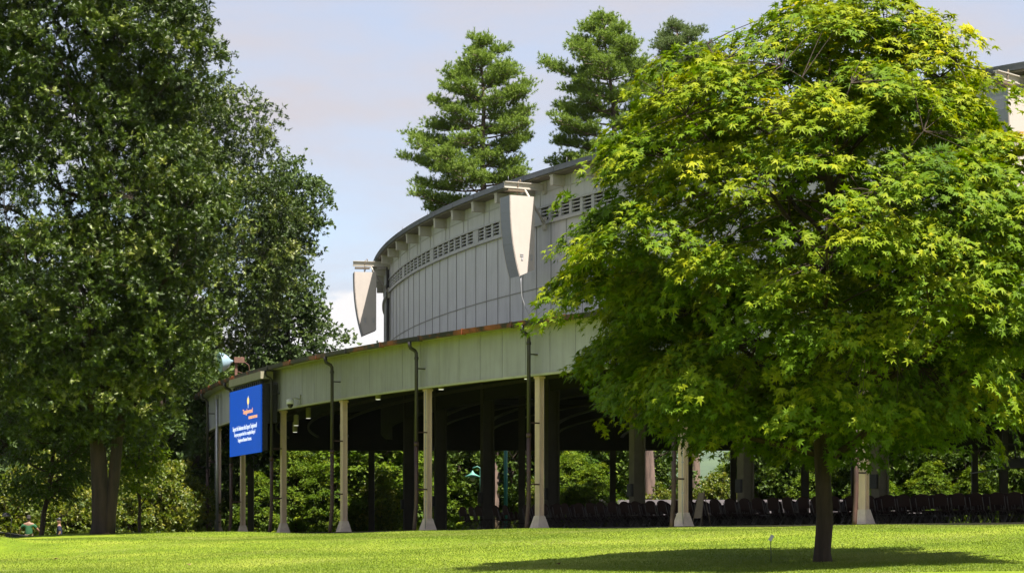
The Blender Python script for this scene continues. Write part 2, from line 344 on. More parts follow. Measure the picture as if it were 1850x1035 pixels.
b = MB(); arc_box(b, 82.55, 82.80, 16.135, 16.36); t = TA
ch(b.build('eave_edge', M['eave']))
b = MB(); t = TA
while t < TB: arc_box(b, 82.795, 82.81, 16.14, 16.36, t, t+.0008, .001); t += .0327
arc_box(b, 82.795, 82.806, 16.31, 16.35); ch(b.build('eave_joint', M['eave']))
t = TA+.01
while t < TB: b = MB(); b.tube([P(82.6, t, 16.34), P(82.6, t, 16.64)], .015, 5); ch(b.build('roof_spike', M['eave'])); t += .0654
b = MB(); arc_ring(b, [(82.7, 16.37), (40, 19.5), (3, 20.5)]); ch(b.build('upper_roof', M['lower_roof']))
b = MB(); T_ = local(82.1, -1.432); b.box((-.12, -.16, 9.5), (.10, -.01, 15.9), T_); ch(b.build('wall_downpipe', M['pipe']))
# rear wall and far columns on the stage side
YB = 138.2
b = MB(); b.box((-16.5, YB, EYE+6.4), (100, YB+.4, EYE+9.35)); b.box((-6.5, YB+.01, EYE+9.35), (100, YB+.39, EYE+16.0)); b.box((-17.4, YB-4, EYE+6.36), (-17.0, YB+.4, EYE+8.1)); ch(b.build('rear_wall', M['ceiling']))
# ceilings
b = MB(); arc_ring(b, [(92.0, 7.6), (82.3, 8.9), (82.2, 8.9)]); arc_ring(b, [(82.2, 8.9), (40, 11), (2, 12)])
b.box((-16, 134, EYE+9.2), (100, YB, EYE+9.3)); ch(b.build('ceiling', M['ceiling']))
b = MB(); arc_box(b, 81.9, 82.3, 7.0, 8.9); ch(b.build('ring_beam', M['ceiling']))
b = MB()
for z, R in ((7.0, 90.0), (7.05, 88.2), (7.1, 86.4), (7.15, 84.6)): arc_box(b, R-.05, R+.05, z, z+.12)
for R in (79, 76, 72, 68): arc_box(b, R-.1, R+.1, 7.6, 7.68); arc_box(b, R-.1, R+.1, 7.1, 7.14)
ch(b.build('ceiling_purlin', M['beam']))
def i_section(mb, T_, z0, z1, fl=.26, dp=.21, tf=.035, tw=.15):
    mb.box((-fl/2, -dp/2, z0), (fl/2, -dp/2+tf, z1), T_); mb.box((-tw/2, -dp/2+tf, z0), (tw/2, dp/2-tf, z1), T_); mb.box((-fl/2, dp/2-tf, z0), (fl/2, dp/2, z1), T_)
for k in range(-4, 9):
    t = -1.17+.08*k; T_ = local(91.88, t); c = P(91.88, t, FLOOR)
    b = MB(); i_section(b, T_, FLOOR, 6.36); b.box((-.16, -.14, 6.20), (.16, .14, 6.275), T_)
    col = b.build('column', M['column']); ch(col)
    p = MB(); vs = [T_(v) for v in [(-.26, -.26, FLOOR-.25), (.26, -.26, FLOOR-.25), (.26, .26, FLOOR-.25), (-.26, .26, FLOOR-.25), (-.255, -.255, FLOOR), (.255, -.255, FLOOR), (.255, .255, FLOOR), (-.255, .255, FLOOR), (-.15, -.13, FLOOR+.45), (.15, -.13, FLOOR+.45), (.15, .13, FLOOR+.45), (-.15, .13, FLOOR+.45)]]
    p.add(vs, [(0, 1, 5, 4), (1, 2, 6, 5), (2, 3, 7, 6), (3, 0, 4, 7), (4, 5, 9, 8), (5, 6, 10, 9), (6, 7, 11, 10), (7, 4, 8, 11), (8, 9, 10, 11)])
    q = p.build('plinth', M['plinth']); q.parent = col
    # downspout: gooseneck from the gutter, then down beside the column
    T_ = local(92.1, t+.0015)
    b = MB(); b.tube([T_(v) for v in [(0, -.65, 8.0), (0, -.65, 7.86), (0, -.62, 7.78), (0, -.42, 7.68), (0, -.37, 7.60), (0, -.36, 7.4), (0, -.36, 4.2)]], .07, 10); b.box((-.05, -.32, 7.0), (.05, 0, 7.04), T_); b.tube([T_((0, -.36, 7.45)), T_((0, -.36, 7.35))], .085, 10)
    d = b.build('downspout', M['pipe']); ch(d)
    b = MB(); b.tube([T_(v) for v in [(0, -.36, 4.2), (0, -.36, 2.3), (0, -.37, 1.8), (0, -.44, 1.1), (0, -.46, .72)]], .075, 10); b.tube([T_((0, -.36, 4.25)), T_((0, -.36, 4.1))], .09, 10); b.box((-.03, -.30, 2.45), (.03, .1, 2.5), T_); b.box((-.03, -.30, 4.6), (.03, .1, 4.65), T_)
    d2 = b.build('lower_pipe', M['pipe_rust']); d2.parent = d
    if k in (2, -2, 4):
        T2 = local(91.88, t); b = MB(); b.tube([T2(v) for v in [(.16, -.2, 6.2), (.15, -.2, 5.4), (.15, -.2, 1.6), (.25, -.26, 1.0)]], .014, 6)
        for z in (2, 3, 4, 5): b.box((.12, -.21, z), (.19, -.17, z+.04), T2)
        d = b.build('conduit', M['conduit']); ch(d)
b = MB(); T_ = local(92.1, -1.301); b.tube([T_((0, -.2, 7.75)), T_((0, -.2, .9))], .07, 10); b.box((-.1, -.3, 7.6), (.1, -.1, 7.8), T_); ch(b.build('silver_pipe', M['conduit']))
for k in range(-3, 9):         # inner columns below the drum wall
    t = -1.093+.0817*k; T_ = local(82.1, t); b = MB(); i_section(b, T_, FLOOR, 8.9, .36, .55, .06, .2); b.box((-.3, -.35, FLOOR), (.3, .35, FLOOR+.08), T_)
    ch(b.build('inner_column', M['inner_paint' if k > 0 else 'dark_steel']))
    b = MB(); b.box((-.13, -.42, 2.35), (.13, -.28, 2.85), T_); ch(b.build('junction_box', M['black']))
for i in range(16):            # far columns carrying the rear wall
    x = -16.2+i*7.4; b = MB(); b.box((x, YB+.05, EYE+.9), (x+.36, YB+.35, EYE+6.4)); ch(b.build('rear_column', M['dark_steel']))
for x, y in ((6, 108), (13.5, 104), (22, 101), (.5, 116), (30, 98), (9.5, 121), (19, 118)):
    b = MB(); b.box((x-.17, y-.17, EYE+.93), (x+.17, y+.17, EYE+9.9)); ch(b.build('inner_post', M['dark_steel']))

# ---------------------------------------------------------------- video screen
scr = thing('video_screen', 'bright blue video screen with white message lines hung from the left end of the fascia', 'screen', P(92.9, -1.1997, 5.95))
ta, tb = -1.2293, -1.1702
pa = Vector(P(92.9, ta, 0)); pb = Vector(P(92.9, tb, 0)); ux = (pb-pa).normalized(); W = (pb-pa).length; un = Vector((-ux.y, ux.x, 0))   # un points inwards
if un.dot(Vector((CX, CY, 0))-pa) < 0: un = -un
mid = (pa+pb)/2
SM = Matrix(((ux.x, un.x, 0, mid.x), (ux.y, un.y, 0, mid.y), (0, 0, 1, EYE+5.95), (0, 0, 0, 1)))
scr.matrix_world = SM
b = MB(); b.box((-W/2, 0, -1.47), (W/2, .06, 1.47)); b.build('display_panel', M['screen'], scr)
b = MB(); b.box((-W/2+.06, .07, -1.40), (W/2-.02, .32, 1.52))
b.box((W/2-.4, .32, -.2), (W/2-.05, .75, 1.52))
for i in range(13): b.box((W/2+.0-.02, .08, -1.35+i*.22), (W/2+.05, .14, -1.29+i*.22))
b.build('display_housing', M['black'], scr)
for i in range(14): b = MB(); x = -W/2+.5+i*.36; b.box((x, .02, 1.475), (x+.16, .2, 1.64)); b.build('mounting_tooth', M['black'], scr)
b = MB(); b.box((-W/2+.1, -.06, 1.70), (W/2+.2, .5, 2.02)); b.build('support_beam', M['fascia_trim_dark'], scr)
def text(body, size, x, z, mat, sx=1, parent=scr, name='lettering'):
    cu = bpy.data.curves.new('t', 'FONT'); cu.body = body; cu.size = size; cu.align_x = 'CENTER'; cu.align_y = 'CENTER'; cu.extrude = .004; cu.offset = .004
    o = bpy.data.objects.new('t', cu); COL.objects.link(o); dg = bpy.context.evaluated_depsgraph_get()
    me = bpy.data.meshes.new_from_object(o.evaluated_get(dg)); bpy.data.objects.remove(o)
    me.transform(Matrix.Translation((x, -.012, z)) @ Matrix.Rotation(PI/2, 4, 'X') @ Matrix.Diagonal((sx, 1, 1, 1)))
    me.materials.clear(); me.materials.append(mat); q = bpy.data.objects.new(name, me); COL.objects.link(q); q.parent = parent; return q
text('Tanglewood', .30, .55, .42, M['screen_orange'], 1.15)
text('BUSINESS PARTNERS', .17, 1.45, .12, M['screen_orange'], .95)
text('Support the Businesses that Support Tanglewood!', .29, 0, -.26, M['screen_white'], .72)
text('See your program book for a complete listing of', .24, 0, -.53, M['screen_white'], .78)
text('Tanglewood Business Partners.', .24, 0, -.80, M['screen_white'], .8)
b = MB(); b.lathe([(.02, -.13), (.10, -.08), (.17, .02), (.17, .1), (.10, .19), (.02, .22)], (.62, 0, .82), 14); b.v = [(x, -.012+y*.03, z) for x, y, z in b.v]; b.build('emblem', M['screen_yellow'], scr)
b = MB(); b.box((.59, -.014, .56), (.64, -.006, .7)); b.box((.64, -.014, .97), (.68, -.006, 1.1)); b.build('emblem_stem', M['screen_white'], scr)

# ---------------------------------------------------------------- loudspeaker arrays on brackets
def array(t, label, blab, wire=False):
    o = thing('loudspeaker_array', label, 'loudspeaker', P(83.5, t, 13.6), 0, 'loudspeaker cabinets hung round the drum')
    o.rotation_euler = (0, 0, t)     # local x = tangent, y = inwards
    H0, H1 = -1.75, 1.67
    prof = [(.62, H1), (-.58, H1)]
    for i in range(1, 11):
        u = i/10; prof.append((-.58+.46*u**2.3, H1-(H1-H0)*u))
    prof.append((.62, H0+.32))
    k = len(prof); hw = .46
    b = MB(); vs = [(-hw, y, z) for y, z in prof]+[(hw, y, z) for y, z in prof]
    fs = [tuple(range(k))[::-1], tuple(range(k, 2*k))]+[(i, (i+1) % k, k+(i+1) % k, k+i) for i in range(k) if not 1 <= i <= 10]
    b.add(vs, fs); b.build('cabinet', M['speaker'], o)
    b = MB()
    for i in range(1, 11):
        (y0, z0), (y1, z1) = prof[i], prof[i+1]
        g_ = .002
        b.add([(-hw+.01, y0+.01, z0-g_), (hw-.01, y0+.01, z0-g_), (hw-.01, y1+.01, z1+g_), (-hw+.01, y1+.01, z1+g_)], [(0, 1, 2, 3)])
    b.build('grille', M['grille'], o)
    b = MB()
    for i in range(1, 11):
        (y0, z0), (y1, z1) = prof[i], prof[i+1]
        for x in (-hw, hw-.02): b.add([(x, y0, z0), (x+.02, y0, z0), (x+.02, y1, z1), (x, y1, z1), (x, y0+.05, z0), (x+.02, y0+.05, z0), (x+.02, y1+.05, z1), (x, y1+.05, z1)], [(0, 1, 2, 3), (4, 7, 6, 5), (0, 3, 7, 4), (1, 5, 6, 2)])
    b.build('grille_rim', M['speaker'], o)
    for y in (.0, .45):
        b = MB(); b.box((hw, y-.08, -.90), (hw+.02, y+.08, -.86)); b.box((hw, y-.08, -.82), (hw+.02, y+.08, -.80)); b.box((hw, y-.02, -1.06), (hw+.02, y+.06, -.94)); b.build('vent_label', M['drum_trim'], o)
    # steel bracket on the wall that carries it
    br = thing('speaker_bracket', blab, 'bracket', P(82.1, t, 15.9), t, 'steel brackets under the upper eave')
    b = MB(); b.box((-.1, -2.0, -.02), (.1, 0, .01)); b.box((-.02, -2.0, -.24), (.02, 0, -.02)); b.box((-.1, -2.0, -.27), (.1, 0, -.24)); b.build('beam', M['rafter'], br)
    b = MB(); b.tube([(.05, -1.05, -.27), (.05, -.05, -1.75)], .05, 6); b.build('strut', M['rafter'], br)
    b = MB(); b.box((-.14, -.12, -1.95), (.14, -.01, -1.4)); b.box((-.14, -.1, -.4), (.14, -.02, .1)); b.build('wall_plate', M['rafter'], br)
    b = MB()
    pts = [(.0, -1.3, .06), (.06, -1.35, .04), (.07, -1.38, -.25), (.02, -1.4, -.5), (-.05, -1.35, -.62)]; b.tube(pts, .022, 6)
    b.tube([(-.07, -1.3, .06), (-.08, -1.3, -.4), (-.03, -1.38, -.6)], .02, 6); b.box((-.18, -1.9, -.4), (.18, -1.1, -.33)); b.tube([(0, -1.2, .0), (0, -1.25, .14)], .03, 6)
    b.build('chain_hoist', M['ply'], br)
    if wire:
        b = MB(); T_ = local(83.4, t+.002); b.tube([T_(v) for v in [(.2, -.1, 12.0), (.22, -.1, 11.5), (.2, -.05, 11.0), (.28, .05, 10.6), (.42, .2, 10.2), (.52, .3, 9.75), (.6, .4, 9.3)]], .022, 6)
        c = b.build('hanging_cable', M['conduit']); c.parent = o; bpy.context.view_layer.update(); c.matrix_parent_inverse = o.matrix_world.inverted()
array(-1.427, 'tapered beige loudspeaker cabinet hung at the far left edge of the drum', 'steel bracket with strut at the far left edge of the drum')
array(-1.10, 'tapered beige loudspeaker cabinet hung before the grey drum wall, loose cable below', 'steel bracket with strut over the cabinet on the middle of the drum wall', wire=True)
array(-.773, 'tapered beige loudspeaker cabinet hung at the right edge, mostly behind the maple', 'steel bracket at the right edge, behind the maple')

# ---------------------------------------------------------------- small fittings
T_ = local(92.1, -1.137)
o = thing('security_camera', 'white dome security camera on a short arm at the bottom edge of the fascia', 'camera', T_((0, 0, 6.5)), -1.137)
b = MB(); b.lathe([(.05, .18), (.16, .14), (.17, -.02), (.16, -.05)], (-.35, -.35, -.05), 14); b.build('housing', M['white'], o)
b = MB(); b.lathe([(.13, -.05), (.12, -.12), (.08, -.19), (.02, -.22)], (-.35, -.35, -.05), 14); b.build('dome', M['glass_dark'], o)
b = MB(); b.tube([(-.35, -.33, .14), (-.2, -.25, .16), (0, -.05, .10)], .035, 8); b.box((-.05, -.06, -.08), (.05, .0, .28)); b.build('arm', M['drum_trim'], o)
proto = None
for i, (x, y, d, lab) in enumerate(((533, 780, 104, 'lowest olive can light, hanging furthest left under the pavilion ceiling'), (535, 768, 99, 'olive can light just above and in front of the lowest one'), (557, 755, 100, 'olive can light hanging alone to the right of the stacked pair'), (683, 721, 92, 'small olive can light between the second and third lit columns'), (797, 703, 87, 'small olive can light just right of the third lit column'), (952, 684, 82, 'small olive can light by the downpipe of the fourth lit column'))):
    loc = ((x-925)/F*d, d, EYE+(1002-y)/F*d)
    if proto is None:
        proto = thing('can_light', lab, 'ceiling light', loc, 0, 'can lights under the pavilion ceiling')
        b = MB(); b.lathe([(.02, .48), (.10, .46), (.11, .44), (.11, .0)], n=12); b.build('housing', M['pendant'], proto)
        b = MB(); b.lathe([(.0, -.015), (.10, -.015), (.10, -.002), (.0, -.002)], n=12); b.build('lens', M['pendant_glow'], proto)
        b = MB(); b.tube([(0, 0, .46), (.0, 0, 1.6)], .015, 6); b.build('stem', M['beam'], proto)
    else:
        c = copy_tree(proto); c.location = loc; c['label'] = lab
# floodlight on the lower roof
d = 104.; o = thing('floodlight', 'pale blue-white bell floodlight on a rusty bracket at the roof edge above the screen', 'floodlight', ((425-925)/F*d, d, EYE+8.3))
o.rotation_euler = (0, 0, math.radians(8))
b = MB(); b.lathe([(.05, 0), (.10, .12), (.25, .22), (.40, .42), (.42, .55), (.46, .60), (.46, .64)], (-.10, 0, .62), 20, (-1, -.25, -.12)); b.build('reflector', M['lamp_glass'], o)
b = MB(); b.tube([(.35, 0, .72), (.02, 0, .66)], [.12, .10], 10); b.box((-.05, -.16, .55), (.42, .16, .80)); b.build('ballast_box', M['rust'], o)
b = MB(); b.box((-.02, -.05, -.3), (.1, .05, .6)); b.tube([(.42, 0, .6), (.62, 0, .45), (.66, 0, .2), (.4, 0, .05), (.1, 0, .15)], .015, 6); b.build('bracket', M['rust'], o)

# ---------------------------------------------------------------- chairs in the pavilion
def pt(x, y, d): return ((x-925)/F*d, d, EYE+(1002-y)/F*d)
def chair_proto():
    o = thing('folding_chair', 'x', 'chair', (0, 0, 0), 0, 'dark audience chairs in curved rows under the pavilion')
    b = MB(); b.box((-.23, -.22, .43), (.23, .20, .46)); b.build('seat', M['chair'], o)
    b = MB(); pr = [(-.235, .60), (-.235, .86)]+[(.235*math.cos(a), .86+.12*math.sin(a)) for a in [PI-PI*i/10 for i in range(1, 10)]]+[(.235, .86), (.235, .60)]
    k = len(pr); yb = lambda z: -.22-(z-.45)*.22
    b.add([(x, yb(z), z) for x, z in pr]+[(x, yb(z)+.025, z) for x, z in pr], [tuple(range(k))[::-1], tuple(range(k, 2*k))]+[(i, (i+1) % k, k+(i+1) % k, k+i) for i in range(k)])
    b.build('backrest', M['chair'], o)
    for s in (-1, 1):
        b = MB(); b.tube([(s*.245, -.33, .84), (s*.245, -.22, .45), (s*.245, .22, .0)], .014, 5); b.build('leg', M['chair_metal'], o)
        b = MB(); b.tube([(s*.22, .1, .45), (s*.22, -.24, .0)], .014, 5); b.build('leg', M['chair_metal'], o)
    return o
cp = chair_proto(); first = True; nch = 0
hues = ['nearest row, its rounded back showing at the lawn edge', 'second row behind the nearest', 'third row from the lawn', 'fourth row from the lawn', 'fifth row from the lawn']
for row in range(6):
    R = 88.6-row*1.25; st = .66/R; t = -1.045 if row < 5 else -1.2
    while t < -.655:
        t += st*(1+.05*random.uniform(-1, 1))
        if random.random() < .06: continue
        if t < -.98 and random.random() < .35: continue
        c = cp if first else copy_tree(cp); first = False
        c.location = P(R+random.uniform(-.08, .08), t, FLOOR); c.rotation_euler = (0, 0, t+random.uniform(-.14, .14))
        c['label'] = 'dark rounded-back folding chair in the rows under the pavilion roof'; nch += 1

# ---------------------------------------------------------------- things round and behind the pavilion
o = thing('sandwich_board', 'plywood easel board leaning beside the lit column right of centre', 'board', P(90.4, -.8585, FLOOR), -.9); o.scale = (.62, .7, .85)
b = MB(); b.add([(-.28, -.02, .35), (.28, -.02, .35), (.20, .22, 1.35), (-.20, .22, 1.35), (-.28, .0, .35), (.28, .0, .35), (.20, .24, 1.35), (-.20, .24, 1.35)], [(0, 1, 2, 3), (4, 7, 6, 5), (0, 4, 5, 1), (1, 5, 6, 2), (2, 6, 7, 3), (3, 7, 4, 0)]); b.build('panel', M['ply'], o)
for s in (-1, 1):
    b = MB(); b.tube([(s*.34, -.1, 0), (s*.2, .24, 1.4)], .025, 5); b.build('leg', M['ply'], o)
    b = MB(); b.tube([(s*.3, .6, 0), (s*.18, .26, 1.36)], .022, 5); b.build('leg', M['ply'], o)
o = thing('plant_marker', 'small white tag on a thin dark stake in the lawn left of the maple trunk', 'marker', (5.2, 45.3, gz(5.2, 45.3)))
b = MB(); b.tube([(0, 0, 0), (.0, 0, .2), (-.012, 0, .44)], .008, 5); b.build('stake', M['black'], o)
b = MB(); b.box((-.035, -.006, -.06), (.035, .006, .07), lambda v: (v[0]*math.cos(.5)+v[2]*math.sin(.5), v[1]-.02, .49-v[0]*math.sin(.5)+v[2]*math.cos(.5))); b.build('tag', M['white'], o)
o = thing('teal_post', 'tall slim teal post standing on the far side of the pavilion', 'post', (pt(913.5, 0, 142)[0], 142, EYE+.2))
b = MB(); b.tube([(0, 0, 0), (0, 0, 6.6)], .12, 12); b.build('shaft', M['teal'], o); b = MB(); b.tube([(0, 0, 0), (0, 0, .5)], .17, 12); b.tube([(0, 0, 6.6), (0, 0, 6.7)], .15, 12); b.build('base', M['teal'], o)
o = thing('path_lamp', 'green bell-shaded lamp on an arm beyond the pavilion', 'street lamp', (pt(868, 0, 143)[0], 143, EYE+.2))
b = MB(); b.tube([(0, 0, 0), (0, 0, 5.3), (-.2, 0, 5.4), (-.5, 0, 5.3)], [.07, .05, .04, .035], 8); b.build('pole', M['lamp_green'], o)
b = MB(); b.lathe([(.03, .4), (.08, .3), (.16, .2), (.5, .02), (.5, -.02), (.12, -.02)], (-.5, 0, 4.75), 16); b.build('lamp_shade', M['lamp_green'], o)
b = MB(); b.lathe([(.10, 0), (.17, -.1), (.15, -.22), (.05, -.28)], (-.5, 0, 4.75), 12); b.build('globe', M['white'], o)
# low building with a grey shingle roof beyond the trees
o = thing('low_building', 'low long outbuilding with a grey-violet shingle roof beyond the pavilion', 'building', (6.6, 144, EYE-.25))
b = MB(); b.box((-1, 0, 0), (21, 6, 2.85)); b.build('wall', M['ceiling'], o)
b = MB(); b.add([(-1.6, -.7, 2.7), (21.6, -.7, 2.7), (21.6, 3, 3.85), (-1.6, 3, 3.85), (21.6, 6.7, 2.7), (-1.6, 6.7, 2.7)], [(0, 1, 2, 3), (3, 2, 4, 5), (0, 3, 5), (1, 4, 2)]); b.build('roof', M['shingle'], o)
for i in range(5):
    b = MB(); b.box((1+i*4, -.06, .8), (2.2+i*4, -.01, 1.8)); b.build('window', M['glass_dark'], o)
# hanging loudspeaker frame inside on the right
o = thing('rigging_frame', 'black square rigging frame hanging inside the pavilion at the far right', 'frame', pt(1833, 830, 84))
b = MB()
for z in (0, .55, 1.05): b.box((-.45, -.03, z), (.6, .03, z+.06))
for x in (-.45, .0, .54): b.box((x, -.03, 0), (x+.06, .03, 1.1))
b.box((-.45, -.25, -.32), (.6, .25, 0)); b.tube([(0, 0, 1.1), (0, 0, 5)], .03, 6); b.build('grid', M['black'], o)
b = MB(); b.tube([(-1.6, .1, -.5), (-.4, 0, -.32)], .02, 5); b.build('cable', M['conduit'], o)

# ---------------------------------------------------------------- people
def skin_mesh(name, verts, edges, rads, mat, parent, levels=2):
    me = bpy.data.meshes.new(name); me.from_pydata(verts, edges, []); me.materials.append(mat)
    o = bpy.data.objects.new(name, me); COL.objects.link(o); o.parent = parent
    md = o.modifiers.new('skin', 'SKIN'); md.use_smooth_shade = True
    if not me.skin_vertices: me.skin_vertices.new()
    for i, r in enumerate(rads):
        r = r if isinstance(r, tuple) else (r, r)
        me.skin_vertices[0].data[i].radius = r; me.skin_vertices[0].data[i].use_root = (i == 0)
    o.modifiers.new('sub', 'SUBSURF').levels = levels; o.modifiers['sub'].render_levels = levels
    return o
def person(label, loc, rz, arms, shirt, trousers, hat):
    root = thing('person', label, 'person', loc, rz)       # faces -y locally
    v = [(0, 0, .95), (0, 0, 1.12), (0, .01, 1.30), (0, .01, 1.42), (0, 0, 1.50), (0, -.01, 1.58), (0, -.02, 1.68), (0, -.01, 1.75)]
    r = [(.15, .11), (.14, .10), (.165, .11), (.13, .09), .055, (.07, .085), (.078, .098), (.06, .075)]
    e = [(i, i+1) for i in range(7)]
    def addc(start, pts, rr):
        p = start
        for q, x in zip(pts, rr): v.append(q); r.append(x); e.append((p, len(v)-1)); p = len(v)-1
        return p
    v.append((0, -.115, 1.645)); r.append(.014); e.append((6, len(v)-1))           # nose
    for s in (-1, 1): v.append((s*.085, 0, 1.65)); r.append(.016); e.append((6, len(v)-1))
    for s in (-1, 1):
        addc(0, [(s*.10, 0, .86), (s*.11, -.01, .50), (s*.12, .02, .10), (s*.12, -.03, .05), (s*.13, -.16, .03)], [.10, .065, .045, .045, .035])
        sh, el, wr, hd = arms[(s+1)//2]
        h = addc(3, [sh, el, wr, hd], [.065, .05, .032, (.04, .022)])
        d = (Vector(hd)-Vector(wr)).normalized(); sd_ = d.cross(Vector((0, 1, 0))).normalized() if abs(d.y) < .9 else Vector((1, 0, 0))
        for i, ln in enumerate((.07, .085, .09, .075)):
            b0 = Vector(hd)+sd_*(i-1.5)*.02+d*.02; m1 = b0+d*ln*.5; m2 = b0+d*ln*.9+Vector((0, -.02, 0))
            addc(h, [tuple(b0), tuple(m1), tuple(m2)], [.009, .009, .008])
        addc(h, [tuple(Vector(hd)+sd_*.04-d*.02), tuple(Vector(hd)+sd_*.06+d*.03)], [.011, .009])
    skin_mesh('body', v, e, r, M['skin'], root)
    sv = [(0, 0, .80), (0, 0, 1.12), (0, .01, 1.30), (0, .01, 1.47)]; sr = [(.19, .15), (.18, .14), (.19, .135), (.15, .115)]; se = [(0, 1), (1, 2), (2, 3)]
    for s in (-1, 1):
        sh, el, wr, hd = arms[(s+1)//2]; mid = tuple(Vector(sh).lerp(Vector(el), .8)); sv += [sh, mid]; sr += [.085, .075]; se += [(3, len(sv)-2), (len(sv)-2, len(sv)-1)]
    skin_mesh('shirt', sv, se, sr, shirt, root)
    tv = [(0, 0, 1.10)]; tr = [(.165, .13)]; te = []
    for s in (-1, 1):
        tv += [(s*.10, 0, .86), (s*.11, -.01, .50), (s*.12, .02, .09)]; tr += [.115, .085, .07]; n_ = len(tv); te += [(0, n_-3), (n_-3, n_-2), (n_-2, n_-1)]
    skin_mesh('trousers', tv, te, tr, trousers, root)
    b = MB(); b.lathe([(.088, 1.68), (.096, 1.72), (.09, 1.78), (.05, 1.815), (.01, 1.82)], (0, 0, 0), 16)
    if hat: b.box((-.07, -.2, 1.695), (.07, -.08, 1.705)); b.build('cap', M['black'], root)
    else: b.lathe([(.08, 1.60), (.095, 1.66), (.09, 1.72)], (0, .015, 0), 14); b.build('hair', M['hair'], root)
    b = MB()
    for s in (-1, 1): b.lathe([(.001, -.006), (.01, 0), (.001, .006)], (s*.03, -.098, 1.675), 8)
    b.box((-.022, -.102, 1.607), (.022, -.096, 1.611)); b.build('face_features', M['black'], root)
    return root
x, d = (52-925)/F*99, 99
person('person seen from behind in green shirt and khaki trousers at the lawn crest', (x, d, EYE-.06), PI, [((-.2, 0, 1.40), (-.38, -.05, 1.18), (-.5, -.2, 1.0), (-.53, -.28, .95)), ((.2, 0, 1.40), (.38, -.05, 1.18), (.45, -.22, 1.0), (.47, -.30, .95))], M['shirt_green'], M['khaki'], False)
x = (107-925)/F*101
person('person in a dark cap and navy shirt facing left at the left lawn crest', (x, 101, EYE-.14), -PI/2+.2, [((-.19, 0, 1.40), (-.22, .03, 1.12), (-.2, -.12, .93), (-.19, -.18, .87)), ((.19, 0, 1.40), (.22, .03, 1.12), (.2, -.10, .92), (.19, -.16, .85))], M['shirt_navy'], M['khaki'], True)
o = thing('garden_cart', 'dark garden cart standing before the man in the green shirt', 'cart', ((31-925)/F*98, 98, EYE+.0))
b = MB(); b.add([(-.30, -.3, .42), (.42, -.3, .42), (.42, .3, .42), (-.30, .3, .42), (-.50, -.4, .98), (.60, -.4, .80), (.60, .4, .80), (-.50, .4, .98)], [(0, 3, 2, 1), (0, 1, 5, 4), (1, 2, 6, 5), (2, 3, 7, 6), (3, 0, 4, 7)]); b.build('tray', M['black'], o)
for s in (-1, 1): b = MB(); b.tube([(-.4, s*.36, .92), (-.9, s*.36, 1.02)], .02, 6); b.build('handle', M['black'], o); b = MB(); b.lathe([(.02, -.03), (.26, -.03), (.29, 0), (.26, .03), (.02, .03)], (.1, s*.42, .29), 18, (0, 1, 0)); b.build('wheel', M['black'], o)
o = thing('garden_lamp', 'small black hooded garden lamp at the far left edge of the lawn', 'lamp', (-18.45, 83, gz(-18.45, 83)))
b = MB(); b.tube([(0, 0, 0), (.04, 0, .75), (0, 0, .85), (-.1, 0, .9)], .018, 6); b.build('stem', M['black'], o); b = MB(); b.lathe([(.02, .1), (.12, .04), (.17, -.05), (.15, -.07)], (-.16, 0, .86), 12); b.build('lamp_shade', M['black'], o)

for i, (px, d, lab) in enumerate(((98, 61, 'small brown fallen leaf on the lawn at the lower left'), (342, 53, 'brown fallen leaf on the lawn low left of centre'), (1010, 47, 'curled brown fallen leaf beside the maple shadow'))):
    x = (px-925)/F*d; o = thing('fallen_leaf', lab, 'leaf', (x, d, gz(x, d)+.03), i*2.1, 'fallen leaves on the lawn')
    b = MB(); v = [(0, 0, 0), (.05, .02, .035), (.13, 0, .02), (.05, -.03, .03), (.03, .07, .05), (.04, -.08, .04)]
    b.add(v, [(0, 3, 2, 1), (0, 1, 4), (0, 5, 3)]); b.build('blade', M['rust'], o)
    b = MB(); b.tube([(0, 0, 0), (-.05, .01, .01)], .003, 4); b.build('stalk', M['rust'], o)
# ---------------------------------------------------------------- trees
def T_maple():
    c = (.14, 0, .03); n1 = (.50, .13, 0); n2 = (.30, .20, 0); bs = (.0, .10, 0)
    v = [c, (1, 0, -.14), (.50, .13, 0), (.50, -.13, 0), (.74, .50, -.12), (.74, -.50, -.12), (.30, .21, 0), (.30, -.21, 0), (.12, .56, -.1), (.12, -.56, -.1), (0, .09, 0), (0, -.09, 0)]
    return np.array(v), np.array([(0, 3, 1, 2), (0, 2, 4, 6), (0, 7, 5, 3), (0, 6, 8, 10), (0, 11, 9, 7)])
def T_oak():
    v = [(0, 0, 0), (.5, .11, .02), (1, 0, -.05), (.5, -.11, .02), (.10, 0, .01), (.46, .30, -.03), (.32, 0, .01), (.46, -.30, -.03), (.36, 0, .01), (.78, .28, -.06), (.60, 0, 0), (.78, -.28, -.06)]
    return np.array(v), np.array([(0, 3, 2, 1), (4, 7, 6, 5), (8, 11, 10, 9)])
def T_simple():
    return np.array([(0, 0, 0), (.5, .3, .03), (1, 0, -.06), (.5, -.3, .03)]), np.array([(0, 3, 2, 1)])
def T_compound():
    v = [(0, 0, 0), (.5, .09, 0), (1, 0, -.06), (.5, -.09, 0), (.1, 0, 0), (.3, .18, 0), (.55, .40, -.05), (.38, .09, 0), (.1, 0, 0), (.38, -.09, 0), (.55, -.40, -.05), (.3, -.18, 0)]
    return np.array(v), np.array([(0, 3, 2, 1), (4, 7, 6, 5), (8, 11, 10, 9)])
TPL = {'maple': T_maple(), 'oak': T_oak(), 'simple': T_simple(), 'compound': T_compound()}
def nrm(a): return a/np.maximum(np.linalg.norm(a, axis=-1, keepdims=True), 1e-9)
